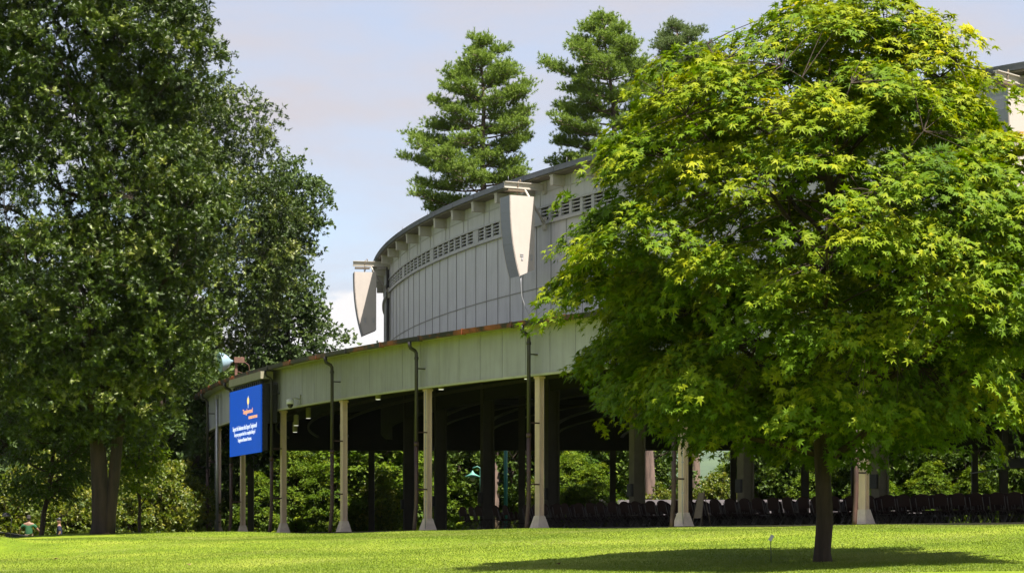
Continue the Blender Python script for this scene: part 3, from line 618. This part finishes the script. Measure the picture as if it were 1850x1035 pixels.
def leaf_mesh(name, pos, dr, nm, size, tone, tpl, mat, parent):
    dr = nrm(dr); side = nrm(np.cross(nm, dr)); up = np.cross(dr, side)
    tv, tf = TPL[tpl]; k = len(tv)
    V = pos[:, None, :]+size[:, None, None]*(tv[None, :, 0:1]*dr[:, None, :]+tv[None, :, 1:2]*side[:, None, :]+tv[None, :, 2:3]*up[:, None, :])
    n = len(pos); fc = (tf[None]+(np.arange(n)*k)[:, None, None]).reshape(-1, 4)
    return np_mesh(name, V.reshape(-1, 3), fc, mat, np.repeat(np.clip(tone, 0, 1), k), parent)
def fib_sphere(rng, n):
    v = rng.standard_normal((n, 3)); return nrm(v)
def make_tree(name, label, cat, loc, table, trunk, leafmat_, barkmat_, tpl='simple', nspray=600, per=40, spray_r=.6, leaf=.18, seed=1, style='layer', limbs=12, lump=.16, group=None, front=None, inner=.3, tonebias=0, twig=True, yellow=0, flat=.3, zpow=1, nlump=16, leans=(0, 0), squash=1.0, crown_name='crown', bough=None, bulge=0):
    """table: [(z above base, left radius, right radius)]; trunk: (base radius, first limb height, lean)"""
    rg = np.random.default_rng(seed); rn = random.Random(seed)
    root = thing(name, label, cat, loc, 0, group)
    tz = np.array([t[0] for t in table], float); tl = np.array([t[1] for t in table], float); tr = np.array([t[2] for t in table], float)
    z0, z1 = tz[0], tz[-1]; H = z1-z0
    lz = rg.uniform(z0, z1, nlump); la = rg.uniform(-PI, PI, nlump); lw = rg.uniform(.35, .7, nlump); lamp = rg.choice([1, 1, -1.1], nlump)*rg.uniform(.5, 1, nlump)*lump
    Rm = max(tl.max(), tr.max())
    def env(z, az):
        l = np.interp(z, tz, tl); r = np.interp(z, tz, tr); c = np.cos(az)
        base = np.where(c < 0, l*(-c)+(l+r)/2*(1+c), r*c+(l+r)/2*(1-c))
        if bulge: base = base*(1+bulge*np.maximum(0, -np.sin(az))*np.interp((z-z0)/H, [0, .12, .35, .7, 1], [.6, 1, .6, -.1, -.15]))
        q = np.zeros_like(base, dtype=float)
        for i in range(nlump):
            da = np.abs((az-la[i]+PI) % (2*PI)-PI); dz = (z-lz[i])/Rm
            q += lamp[i]*np.exp(-(da**2+dz**2)/(2*lw[i]**2*.35))
        return base*(1+lump*1.1*np.tanh(q/max(lump, .01)))
    # spray centres
    def sample(k, inner_):
        cand = 8*k+50; z = rg.uniform(z0, z1, cand); az = rg.uniform(-PI, PI, cand)
        wt = np.interp(z, tz, (tl+tr)/2)**zpow+.05*Rm
        if front is not None: wt = wt*np.where(np.sin(az) > .35, front, 1)       # fewer on the hidden far side
        kk = rg.random(cand) < wt/wt.max(); z = z[kk][:k]; az = az[kk][:k]; n = len(z)
        outer = rg.random(n) > inner_
        rf = np.where(outer, 1-.16*rg.random(n)**1.3, .40+.46*rg.random(n)); rad = env(z, az)*rf
        C = np.stack([rad*np.cos(az)+leans[0]*(z/z1), rad*np.sin(az)*squash+leans[1]*(z/z1), z], -1)
        out = nrm(np.stack([np.cos(az), np.sin(az), .9*(z-(z0+.45*H))/H*2], -1))
        return C, out
    if bough:
        nb, kb, rb_ = bough
        Cb, ob = sample(nb*3, .22)
        keepb = []
        for i in range(len(Cb)):                     # keep boughs apart so dark gaps stay between them
            if all(np.sum(((Cb[i]-Cb[j])*np.array([1, 1, 1.5]))**2) > (rb_*.95)**2 for j in keepb): keepb.append(i)
            if len(keepb) >= nb: break
        Cb = Cb[keepb]; ob = ob[keepb]; Cb = Cb-ob*np.array([1, 1, .3])*rb_*.85; nb = len(Cb)
        bi = np.repeat(np.arange(nb), kb); m0 = len(bi); rr = np.sqrt(rg.random(m0)); aa = rg.uniform(0, 2*PI, m0)
        rs = rb_*(.7+.6*rg.random(nb))
        ho = ob*np.array([1, 1, 0]); ho = nrm(ho)
        off = np.stack([rr*np.cos(aa), rr*np.sin(aa), np.zeros(m0)], -1)
        along = np.sum(off*ho[bi], -1)
        off = off*rs[bi][:, None]; off[:, 2] = (.60-.72*rr**2-.12*along)*rs[bi]*.9
        C1 = Cb[bi]+off
        o1 = nrm(off*np.array([1, 1, .6])+ob[bi]*.6*rs[bi][:, None]+np.array([0, 0, .35])*rs[bi][:, None])
        C2, o2 = sample(max(10, int(nspray*inner)), .75)
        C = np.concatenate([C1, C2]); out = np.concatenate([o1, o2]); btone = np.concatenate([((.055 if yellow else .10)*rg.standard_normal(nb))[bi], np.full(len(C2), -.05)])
    else:
        C, out = sample(nspray, inner); btone = np.zeros(len(C))
    n = len(C)
    # skeleton
    nodes = []; b = MB(); br, hl, _ = trunk
    top = z0+H*.9; tp = []; tr_ = []
    wob = [(rn.uniform(-1, 1), rn.uniform(-1, 1)) for _ in range(12)]
    for i in range(13):
        u = i/12; zz = u*top
        ww = min(1, zz/max(hl, .1))*.12*Rm*.35
        tp.append((wob[i % 12][0]*ww*.5+leans[0]*zz/z1, wob[i % 12][1]*ww*.5+leans[1]*zz/z1, zz-.25*(i == 0)))
        fl = 1+.5*math.exp(-zz/(br*1.6))
        tr_.append(br*fl*(1-u)**.75+.02)
    # finer base
    tp.insert(1, (0, 0, br*.5)); tr_.insert(1, br*1.22); tp.insert(2, (0, 0, br*1.6)); tr_.insert(2, br*1.06)
    b.tube(tp, tr_, 36, True, .035)
    def trunk_at(z):
        u = z/top*12; i = max(0, min(11, int(u))); f = u-i; p = Vector(tp[i+2 if i else 0]); q = Vector(tp[i+3]); return p.lerp(q, min(max(f, 0), 1))
    for i in range(limbs):
        u = (i+.5)/limbs; zb = hl+(top-hl)*u**1.25*.8; a = i*2.4+rn.uniform(-.4, .4)
        ze = min(z1-.05*H, zb+(.18+.2*rn.random())*H*(1-.3*u)); ee = float(env(np.array([ze]), np.array([a]))[0])*.80
        s = trunk_at(zb); e = Vector((ee*math.cos(a)+leans[0]*ze/z1, ee*math.sin(a)*squash+leans[1]*ze/z1, ze)); L_ = (e-s).length
        pts = []; rs = []
        for j in range(8):
            v_ = j/7; p = s.lerp(e, v_); p.z -= math.sin(v_*PI)*L_*.10*(1 if i % 2 else -.5); p += Vector((rn.uniform(-1, 1), rn.uniform(-1, 1), rn.uniform(-1, 1)))*L_*.025*(0 < j)
            pts.append(p); rs.append(max(.012, br*(.42-.2*u)*(1-v_)**.8+.012))
        b.tube(pts, rs, 7); nodes += pts[2:]
        for q in range(5):
            j = rn.randint(2, 6); s2 = pts[j]; dirv = (e-s).normalized(); sdv = Vector((rn.uniform(-1, 1), rn.uniform(-1, 1), rn.uniform(-.2, .8))).normalized()
            e2 = s2+(dirv*.5+sdv).normalized()*L_*rn.uniform(.22, .42); p2 = [s2.lerp(e2, x)+Vector((0, 0, math.sin(x*PI)*L_*.02)) for x in (0, .33, .66, 1)]
            b.tube(p2, [rs[j]*.6, rs[j]*.45, rs[j]*.3, .008], 5); nodes += p2[1:]
    if twig and nodes:
        NA = np.array([tuple(p) for p in nodes])
        for c in C:
            dd = np.linalg.norm(NA-c, axis=1)+np.maximum(0, NA[:, 2]-c[2])*.8; p = NA[dd.argmin()]
            
            if np.linalg.norm(p-c) > 1.6: continue
            mid = (p+c)/2+np.array([0, 0, .03]); b.tube([tuple(p), tuple(mid), tuple(c)], [.011, .008, .004], 3, False)
    b.build('trunk', barkmat_, root)
    # leaves
    sp = np.repeat(np.arange(n), per); m = len(sp)
    upv = np.array([0, 0, 1.])
    szf = .75+.5*rg.random(n)
    if style == 'layer':
        ax = nrm(upv*(1-flat)+out*flat+.16*rg.standard_normal((n, 3)))
        t1 = nrm(np.cross(ax, out+1e-3)); t2 = np.cross(t1, ax)
        rr = np.sqrt(rg.random(m))*spray_r*szf[sp]; aa = rg.uniform(0, 2*PI, m)
        off = t1[sp]*(rr*np.cos(aa))[:, None]+t2[sp]*(rr*np.sin(aa)*.85)[:, None]
        lay = rg.random(m)
        pos = C[sp]+off-ax[sp]*(lay*spray_r*.5)[:, None]-upv*((rr/spray_r)**2*spray_r*.32)[:, None]
        dr = nrm(off)*.9+out[sp]*.5-upv*(.35+.3*rg.random(m))[:, None]+.45*rg.standard_normal((m, 3))
        nm = ax[sp]*.9+upv*.25+out[sp]*.3+.27*rg.standard_normal((m, 3))
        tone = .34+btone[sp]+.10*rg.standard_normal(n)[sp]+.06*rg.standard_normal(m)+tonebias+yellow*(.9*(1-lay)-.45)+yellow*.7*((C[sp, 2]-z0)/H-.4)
    else:
        # clusters of leaves fanning from twig tips
        nt_ = max(2, per//8); tips = np.repeat(np.arange(n), nt_); mt = len(tips)
        tdir = nrm(out[tips]*.55+upv*.45+.75*rg.standard_normal((mt, 3)))
        tpos = C[tips]+fib_sphere(rg, mt)*(spray_r*szf[tips]*rg.random(mt)**.4)[:, None]*np.array([1, 1, .7])
        lp = np.repeat(np.arange(mt), 8); m = len(lp)
        dr = nrm(tdir[lp]*.55+fib_sphere(rg, m)); pos = tpos[lp]+tdir[lp]*(rg.random(m)*.6*leaf)[:, None]
        nm = tdir[lp]*.7+upv*.5+.4*rg.standard_normal((m, 3)); sp = tips[lp]
        tone = .42+btone[sp]+.12*rg.standard_normal(n)[sp]+.10*rg.standard_normal(m)+.10*rg.standard_normal(mt)[lp]+tonebias
    sz = leaf*(.55+.75*rg.random(m))
    leaf_mesh(crown_name, pos, dr, nm, sz, tone, tpl, leafmat_, root)
    return root
def tree_at(px, d): x = (px-925)/F*d; return (x, d, gz(x, d)-.05)
def tab(px0, d, base_z, rows):
    """rows of (photo y, left x, right x) -> crown table in metres"""
    out = []
    for y, l, r in sorted(rows, reverse=True):
        out.append((EYE+(1002-y)/F*d-base_z, (px0-l)/F*d, (r-px0)/F*d))
    return out
# the maple on the lawn
d = 45.; L0 = tree_at(1485, d)
make_tree('maple_tree', 'full round maple with yellow-green leaves and a short dark trunk, alone on the lawn', 'tree', L0,
    tab(1485, d, L0[2], [(822, 1340, 1600), (795, 1170, 1760), (740, 1090, 1850), (660, 1065, 1890), (560, 1055, 1930), (460, 1068, 1940), (370, 1085, 1920), (280, 1120, 1895), (205, 1145, 1850), (140, 1215, 1785), (85, 1300, 1710), (42, 1365, 1650), (14, 1430, 1570)]),
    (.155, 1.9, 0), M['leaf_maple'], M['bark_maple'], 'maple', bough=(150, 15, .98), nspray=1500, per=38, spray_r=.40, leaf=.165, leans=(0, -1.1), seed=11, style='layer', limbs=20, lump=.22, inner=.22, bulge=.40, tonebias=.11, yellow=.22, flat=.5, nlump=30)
# the big oaks on the left
d = 86.; L0 = tree_at(182, d)
make_tree('oak_tree', 'huge dark oak with a thick twin-looking trunk filling the left of the picture', 'tree', L0,
    tab(182, d, L0[2], [(805, 60, 270), (740, -60, 305), (690, -100, 335), (640, -130, 372), (520, -150, 420), (400, -150, 430), (300, -150, 390), (215, -140, 350), (165, -130, 375), (110, -120, 412), (50, -110, 400), (0, -100, 360), (-80, -60, 300), (-160, 20, 260), (-210, 120, 200)]),
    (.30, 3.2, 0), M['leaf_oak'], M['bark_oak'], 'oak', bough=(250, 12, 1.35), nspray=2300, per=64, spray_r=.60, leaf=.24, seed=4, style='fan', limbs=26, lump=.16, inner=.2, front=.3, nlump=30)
bpy.data.objects['oak_tree'].children[0]['label'] = 'thick brown furrowed trunk'
b = MB(); b.tube([(.22, .1, -.2), (.30, .05, .8), (.5, 0, 2.2), (.62, 0, 3.6), (.9, .1, 6), (1.6, .2, 9)], [.29, .25, .22, .21, .2, .08], 30, True, .035); b.build('trunk', M['bark_oak'], bpy.data.objects['oak_tree'])
d = 133.; L0 = tree_at(300, d)
make_tree('oak_tree', 'second oak, rounded shoulder reaching right of the big oak above the screen', 'tree', L0,
    tab(300, d, L0[2], [(900, 270, 325), (760, 230, 335), (690, 230, 345), (650, 235, 400), (610, 240, 500), (520, 240, 560), (430, 240, 565), (340, 250, 545), (290, 290, 505), (230, 320, 515), (190, 350, 492), (165, 400, 460)]),
    (.28, 2.5, 0), M['leaf_oak'], M['bark_oak'], 'oak', bough=(300, 9, 1.25), nspray=1500, per=56, spray_r=.65, leaf=.24, seed=8, style='fan', limbs=18, lump=.14, inner=.3, front=.3, tonebias=.03)
d = 146.; L0 = tree_at(520, d)
make_tree('ash_tree', 'greyer green tree behind the oaks, its top poking out right of them', 'tree', L0,
    tab(520, d, L0[2], [(760, 440, 560), (680, 430, 615), (600, 430, 628), (560, 440, 590), (480, 450, 570), (420, 460, 590), (370, 470, 606), (330, 490, 590), (300, 510, 560)]),
    (.22, 2.5, 0), M['leaf_ash'], M['bark_oak'], 'simple', bough=(90, 8, 1.3), nspray=800, per=56, spray_r=.8, leaf=.23, seed=9, style='fan', limbs=14, lump=.12, inner=.3)
# sapling and shaded low trees at the left
d = 92.; L0 = tree_at(252, d)
make_tree('sapling', 'pale yellow-green sapling catching the sun right of the big oak trunk', 'tree', L0,
    tab(252, d, L0[2], [(880, 225, 280), (830, 205, 295), (790, 195, 300), (750, 215, 290), (725, 235, 275)]),
    (.05, 1.2, 0), M['leaf_bright'], M['bark_maple'], 'simple', nspray=110, per=40, spray_r=.42, leaf=.17, seed=21, style='layer', limbs=8, lump=.1, inner=.4, tonebias=.15)
d = 90.; L0 = tree_at(75, d)
make_tree('understory_tree', 'small dark tree with a leaning low branch at the left edge', 'tree', L0,
    tab(75, d, L0[2], [(895, 10, 110), (850, -40, 150), (790, -50, 165), (730, -40, 150), (690, 0, 120)]),
    (.09, 1.2, 0), M['leaf_mid'], M['bark_maple'], 'simple', nspray=220, per=40, spray_r=.5, leaf=.18, seed=22, style='layer', limbs=10, lump=.2, inner=.4, tonebias=.02, leans=(.8, 0))
# far trees: three prototypes, then copies
def far_tree(seed, mat, name, label, leaf=.26, hh=13., rr=4.2, low=.8, style='fan', tpl='simple', bark='bark_maple', ns=420, per=48, tone=0):
    tb_ = [(low, rr*.45, rr*.5), (hh*.18, rr*.9, rr*.85), (hh*.4, rr, rr), (hh*.62, rr*.9, rr*.95), (hh*.82, rr*.6, rr*.62), (hh*.95, rr*.25, rr*.3), (hh, .2, .2)]
    return make_tree(name, label, 'tree', (0, 0, 0), tb_, (.2, max(low, 1.6), 0), mat, M[bark], tpl, bough=(int(ns/8), 7, 1.1), nspray=ns, per=per, spray_r=.6, leaf=leaf, seed=seed, style=style, limbs=12, lump=.2, inner=.35, group='trees standing beyond the pavilion', twig=False, tonebias=tone)
PR = [far_tree(31, M['leaf_mid'], 'broadleaf_tree', 'a'), far_tree(32, M['leaf_bright'], 'broadleaf_tree', 'b', style='layer', low=.5, hh=10, rr=4.0, tone=.12), far_tree(33, M['leaf_ash'], 'broadleaf_tree', 'c', low=1.2, hh=14), far_tree(34, M['leaf_yellow'], 'broadleaf_tree', 'd', leaf=.22, hh=5.5, rr=2.6, low=.2, ns=260, tone=.08)]
used = [False]*4
LAB = ['dark green broadleaf tree in the belt of trees beyond the pavilion', 'bright layered green tree in the belt of trees beyond the pavilion', 'grey-green tall tree in the belt of trees beyond the pavilion', 'low yellow-green bushy tree in front of the belt of trees']
def put(k, px, d, s=1., rz=None, zoff=0):
    o = PR[k] if not used[k] else copy_tree(PR[k]); used[k] = True
    x = (px-925)/F*d; o.location = (x, d, gz(x, d)+zoff); o.scale = (s, s, s*random.uniform(.92, 1.08)); o.rotation_euler = (0, 0, rz if rz is not None else random.uniform(0, 6.28)); o['label'] = LAB[k]
    o['group'] = ['dark trees beyond the pavilion', 'bright trees beyond the pavilion', 'grey-green trees beyond the pavilion', 'yellow-green bushy trees low behind'][k]
for k, px, d, s in [
    # seen through the pavilion
    (0, 445, 147, 1), (2, 520, 149, 1), (0, 575, 150, .95), (1, 640, 150, .9), (0, 690, 152, .95), (1, 735, 149, .85), (2, 780, 153, .95), (0, 830, 151, 1), (1, 868, 156, .9), (0, 925, 152, 1), (1, 968, 158, .95), (2, 1020, 160, 1),
    (1, 1060, 156, .95), (1, 1105, 166, 1), (0, 1150, 156, .95), (2, 1185, 185, .8), (1, 1345, 160, .75), (3, 1300, 154, .8), (3, 1262, 156, .6), (0, 1400, 156, .9), (0, 1450, 157, 1.), (2, 1505, 156, .9), (1, 1560, 156, .9), (0, 1610, 151, .95), (1, 1665, 157, .9), (0, 1720, 150, 1), (2, 1775, 154, 1), (0, 1830, 151, 1), (1, 1890, 156, 1),
    (0, 470, 175, 1.05), (2, 560, 178, 1), (0, 650, 176, .95), (0, 750, 180, 1.1), (2, 850, 178, 1.1), (0, 940, 182, 1.1), (2, 1030, 186, 1.1), (0, 1110, 190, 1.0), (0, 1430, 180, 1.1), (2, 1530, 182, 1.1), (0, 1640, 180, 1.1), (2, 1740, 184, 1.1), (0, 1850, 180, 1.1),
    # left of the pavilion, behind the oaks
    (0, 345, 149, 1.05), (2, 290, 118, 1.1), (0, 225, 122, 1.1), (2, 150, 118, 1.1), (0, 80, 120, 1.1), (2, 10, 116, 1.1), (0, -50, 118, 1.1), (0, -140, 116, 1.1), (2, -230, 120, 1.1), (0, -330, 118, 1.2), (0, 400, 158, 1.15), (2, 455, 160, 1.1), (0, 318, 146, 1.15), (0, 190, 140, 1.2), (2, 60, 142, 1.2), (0, 540, 150, 1.0), (1, 610, 148, .95), (1, 665, 146, 1.05),
    (3, 15, 107, .8), (3, 75, 109, .9), (3, 120, 106, .75), (3, 150, 110, .9), (3, 225, 108, .8), (3, 275, 108, .75), (3, 320, 112, .8), (1, 362, 147, .6), (2, 385, 150, .9), (1, 405, 147, .5), (3, 45, 112, .8), (3, 190, 111, .7), (1, 560, 155, .6), (3, 500, 146, .6), (1, 470, 144, .5), (1, 535, 145, .6), (1, 590, 144, .5), (1, 655, 146, .55), (3, 690, 144, .7), (1, 745, 148, .5), (1, 812, 149, .5), (3, 985, 146, .7), (1, 1030, 145, .6), (1, 1075, 144, .5), (3, 1180, 150, .7), (1, 1480, 152, .6), (1, 1580, 146, .5), (1, 1680, 146, .55), (1, 1760, 147, .5), (3, 235, 104, .6), (3, 300, 105, .65)]:
    put(k, px, d, s)
# pines rising behind the roof
def pine(label, base_px, top_px, top_y, d, rows, mat, seed, nb=60, tuft=.22, group='tall pines behind the pavilion', cl=None, low=0):
    """rows: (photo y, left x, right x) outline of the crown"""
    rn = random.Random(seed); rg = np.random.default_rng(seed)
    bx = (base_px-925)/F*d; bz = gz(bx, d); H = EYE+(1002-top_y)/F*d-bz; tx = (top_px-925)/F*d-bx
    root = thing('pine_tree', label, 'tree', (bx, d, bz), 0, group)
    zr = np.array([EYE+(1002-y)/F*d-bz for y, l, r in rows][::-1]); lr = np.array([((top_px-l)/F*d) for y, l, r in rows][::-1]); rr = np.array([((r-top_px)/F*d) for y, l, r in rows][::-1])
    axis = lambda z: Vector((tx*(z/H)**1.1, 0, z))
    b = MB(); b.tube([axis(H*i/14)+Vector((rn.uniform(-.12, .12), rn.uniform(-.12, .12), 0)) for i in range(15)], [.46*(1-i/14)**.8+.03 for i in range(15)], 10)
    pos = []; dirs = []; cid = []
    for i in range(nb):
        u = (i+rn.random()*.8)/nb; z = zr[0]+(zr[-1]-zr[0])*u**.92; a = i*2.399+rn.uniform(-.35, .35)
        c = math.cos(a); l = float(np.interp(z, zr, lr)); r = float(np.interp(z, zr, rr)); ext = (l*(-c)+(l+r)/2*(1+c)) if c < 0 else (r*c+(l+r)/2*(1-c))
        ext *= rn.uniform(.68, 1.14); s = axis(min(z, H)); rise = rn.uniform(.05, .38)*ext*(.4+u)
        e = s+Vector((math.cos(a)*ext, math.sin(a)*ext, rise)); pts = []
        for j in range(7):
            v_ = j/6; p = s.lerp(e, v_); p.z += -math.sin(v_*PI)*ext*.06; pts.append(p)
        b.tube(pts, [max(.02, .10*(1-v_/6)*(1-u*.5)) for v_ in range(7)], 5)
        # side shoots carrying rounded needle clumps, in flat plates
        ns = int(4+ext*2.6)
        for q in range(ns):
            v_ = .28+.72*((q+rn.random())/ns); p = pts[0].lerp(pts[-1], v_); p.z += -math.sin(v_*PI)*ext*.06
            sd = 1 if q % 2 else -1; ln = (1.2-v_*.8)*ext*.42*rn.uniform(.4, 1.15)+.2; aa = a+sd*rn.uniform(.4, 1.2)
            e2 = p+Vector((math.cos(aa)*ln, math.sin(aa)*ln, rn.uniform(.02, .3)*ln)); b.tube([p, e2], [.028, .010], 3, False)
            nt = int(1.6+ln*2.1)
            for w_ in range(nt):
                f = (w_+.7)/nt; cc = p.lerp(e2, .25+.75*f); cr = rn.uniform(.26, .5)
                for _ in range(int(11*cr/.4)):
                    dx = rn.gauss(0, .55); dy = rn.gauss(0, .55); dz = abs(rn.gauss(0, .55))
                    pos.append((cc.x+dx*cr, cc.y+dy*cr, cc.z+dz*cr)); dirs.append((dx+math.cos(aa)*.25, dy+math.sin(aa)*.25, .55+dz)); cid.append(rn.gauss(0, .09))
    pos = np.array(pos); dirs = nrm(np.array(dirs)); cid = np.array(cid); n = len(pos); K = 15
    sp = np.repeat(np.arange(n), K); m = n*K
    dv = nrm(dirs[sp]*.8+.7*rg.standard_normal((m, 3))); nm = rg.standard_normal((m, 3))
    side = nrm(np.cross(dv, nm)); ln = tuft*(.6+.6*rg.random(m)); base = pos[sp]+dirs[sp]*(rg.random(m)*.12)[:, None]; wd = .021
    V = np.stack([base-side*wd, base+side*wd, base+dv*ln[:, None]], 1).reshape(-1, 3)
    tone = .5+cid[sp]+.06*rg.standard_normal(n)[sp]+.08*rg.standard_normal(m)
    b.build('trunk', M['bark_pine'], root)
    np_mesh('crown', V, np.arange(m*3).reshape(-1, 3), mat, np.repeat(np.clip(tone, 0, 1), 3), root)
    return root
pine('tall white pine with broad flat plates of needles, leftmost behind the roof', 893, 868, 72, 150,
     [(72, 868-8, 868+14), (110, 845, 915), (150, 800, 935), (200, 775, 950), (250, 740, 955), (300, 735, 950), (340, 700, 930), (380, 725, 900), (410, 745, 880), (470, 790, 900)], M['needle'], 41, nb=60)
#
pine('tall open-crowned pine in the middle of the three behind the roof', 1180, 1090, 38, 150,
     [(38, 1075, 1110), (70, 1040, 1135), (110, 1010, 1160), (160, 985, 1180), (220, 985, 1180), (280, 975, 1170), (330, 990, 1160), (380, 1010, 1150)], M['needle'], 42, nb=60)
pine('bluish pine half hidden behind the maple, rightmost of the three', 1258, 1225, 50, 172,
     [(50, 1212, 1250), (80, 1180, 1275), (130, 1165, 1290), (200, 1165, 1300), (280, 1150, 1300), (360, 1150, 1300)], M['needle_blue'], 43, nb=60)
# ---------------------------------------------------------------- far hills
hx = np.linspace(-2600, 2600, 120); rows = []
for j, (dy, f) in enumerate(((1900, 0), (2150, .45), (2400, .8), (2700, 1), (3300, .6), (4000, 0))):
    rows.append(np.stack([hx, np.full_like(hx, dy)+40*np.sin(hx*.01), -12+f*(118+26*np.sin(hx*.0042+1)+16*np.sin(hx*.011)+5*np.sin(hx*.05+j))], -1))
V = np.concatenate(rows); k = len(hx); I, J = np.meshgrid(np.arange(k-1), np.arange(len(rows)-1)); I = I.ravel(); J = J.ravel()
g = np_mesh('hills', V, np.stack([J*k+I, J*k+I+1, (J+1)*k+I+1, (J+1)*k+I], -1), M['hill'], smooth=True); tag(g, 'low wooded hills far away', 'hills', kind='structure')
# ---------------------------------------------------------------- the air
hm = bpy.data.materials.new('air'); hm.use_nodes = True; hn = hm.node_tree; hn.nodes.clear()
ho_ = hn.nodes.new('ShaderNodeOutputMaterial'); pv = hn.nodes.new('ShaderNodeVolumePrincipled'); pv.inputs['Color'].default_value = (.80, .88, 1, 1); pv.inputs['Density'].default_value = .000022; pv.inputs['Anisotropy'].default_value = .2
hn.links.new(pv.outputs[0], ho_.inputs['Volume'])
b = MB(); b.box((-6500, -3500, -8), (6500, 8500, 175)); hz = b.build('haze', hm); tag(hz, 'faint summer haze in the air out to the far hills', 'haze', kind='stuff')
bpy.context.view_layer.update()
print('chairs', nch, 'objects', len(bpy.data.objects), 'tris', sum(len(m.loops)-2*len(m.polygons) for m in bpy.data.meshes))
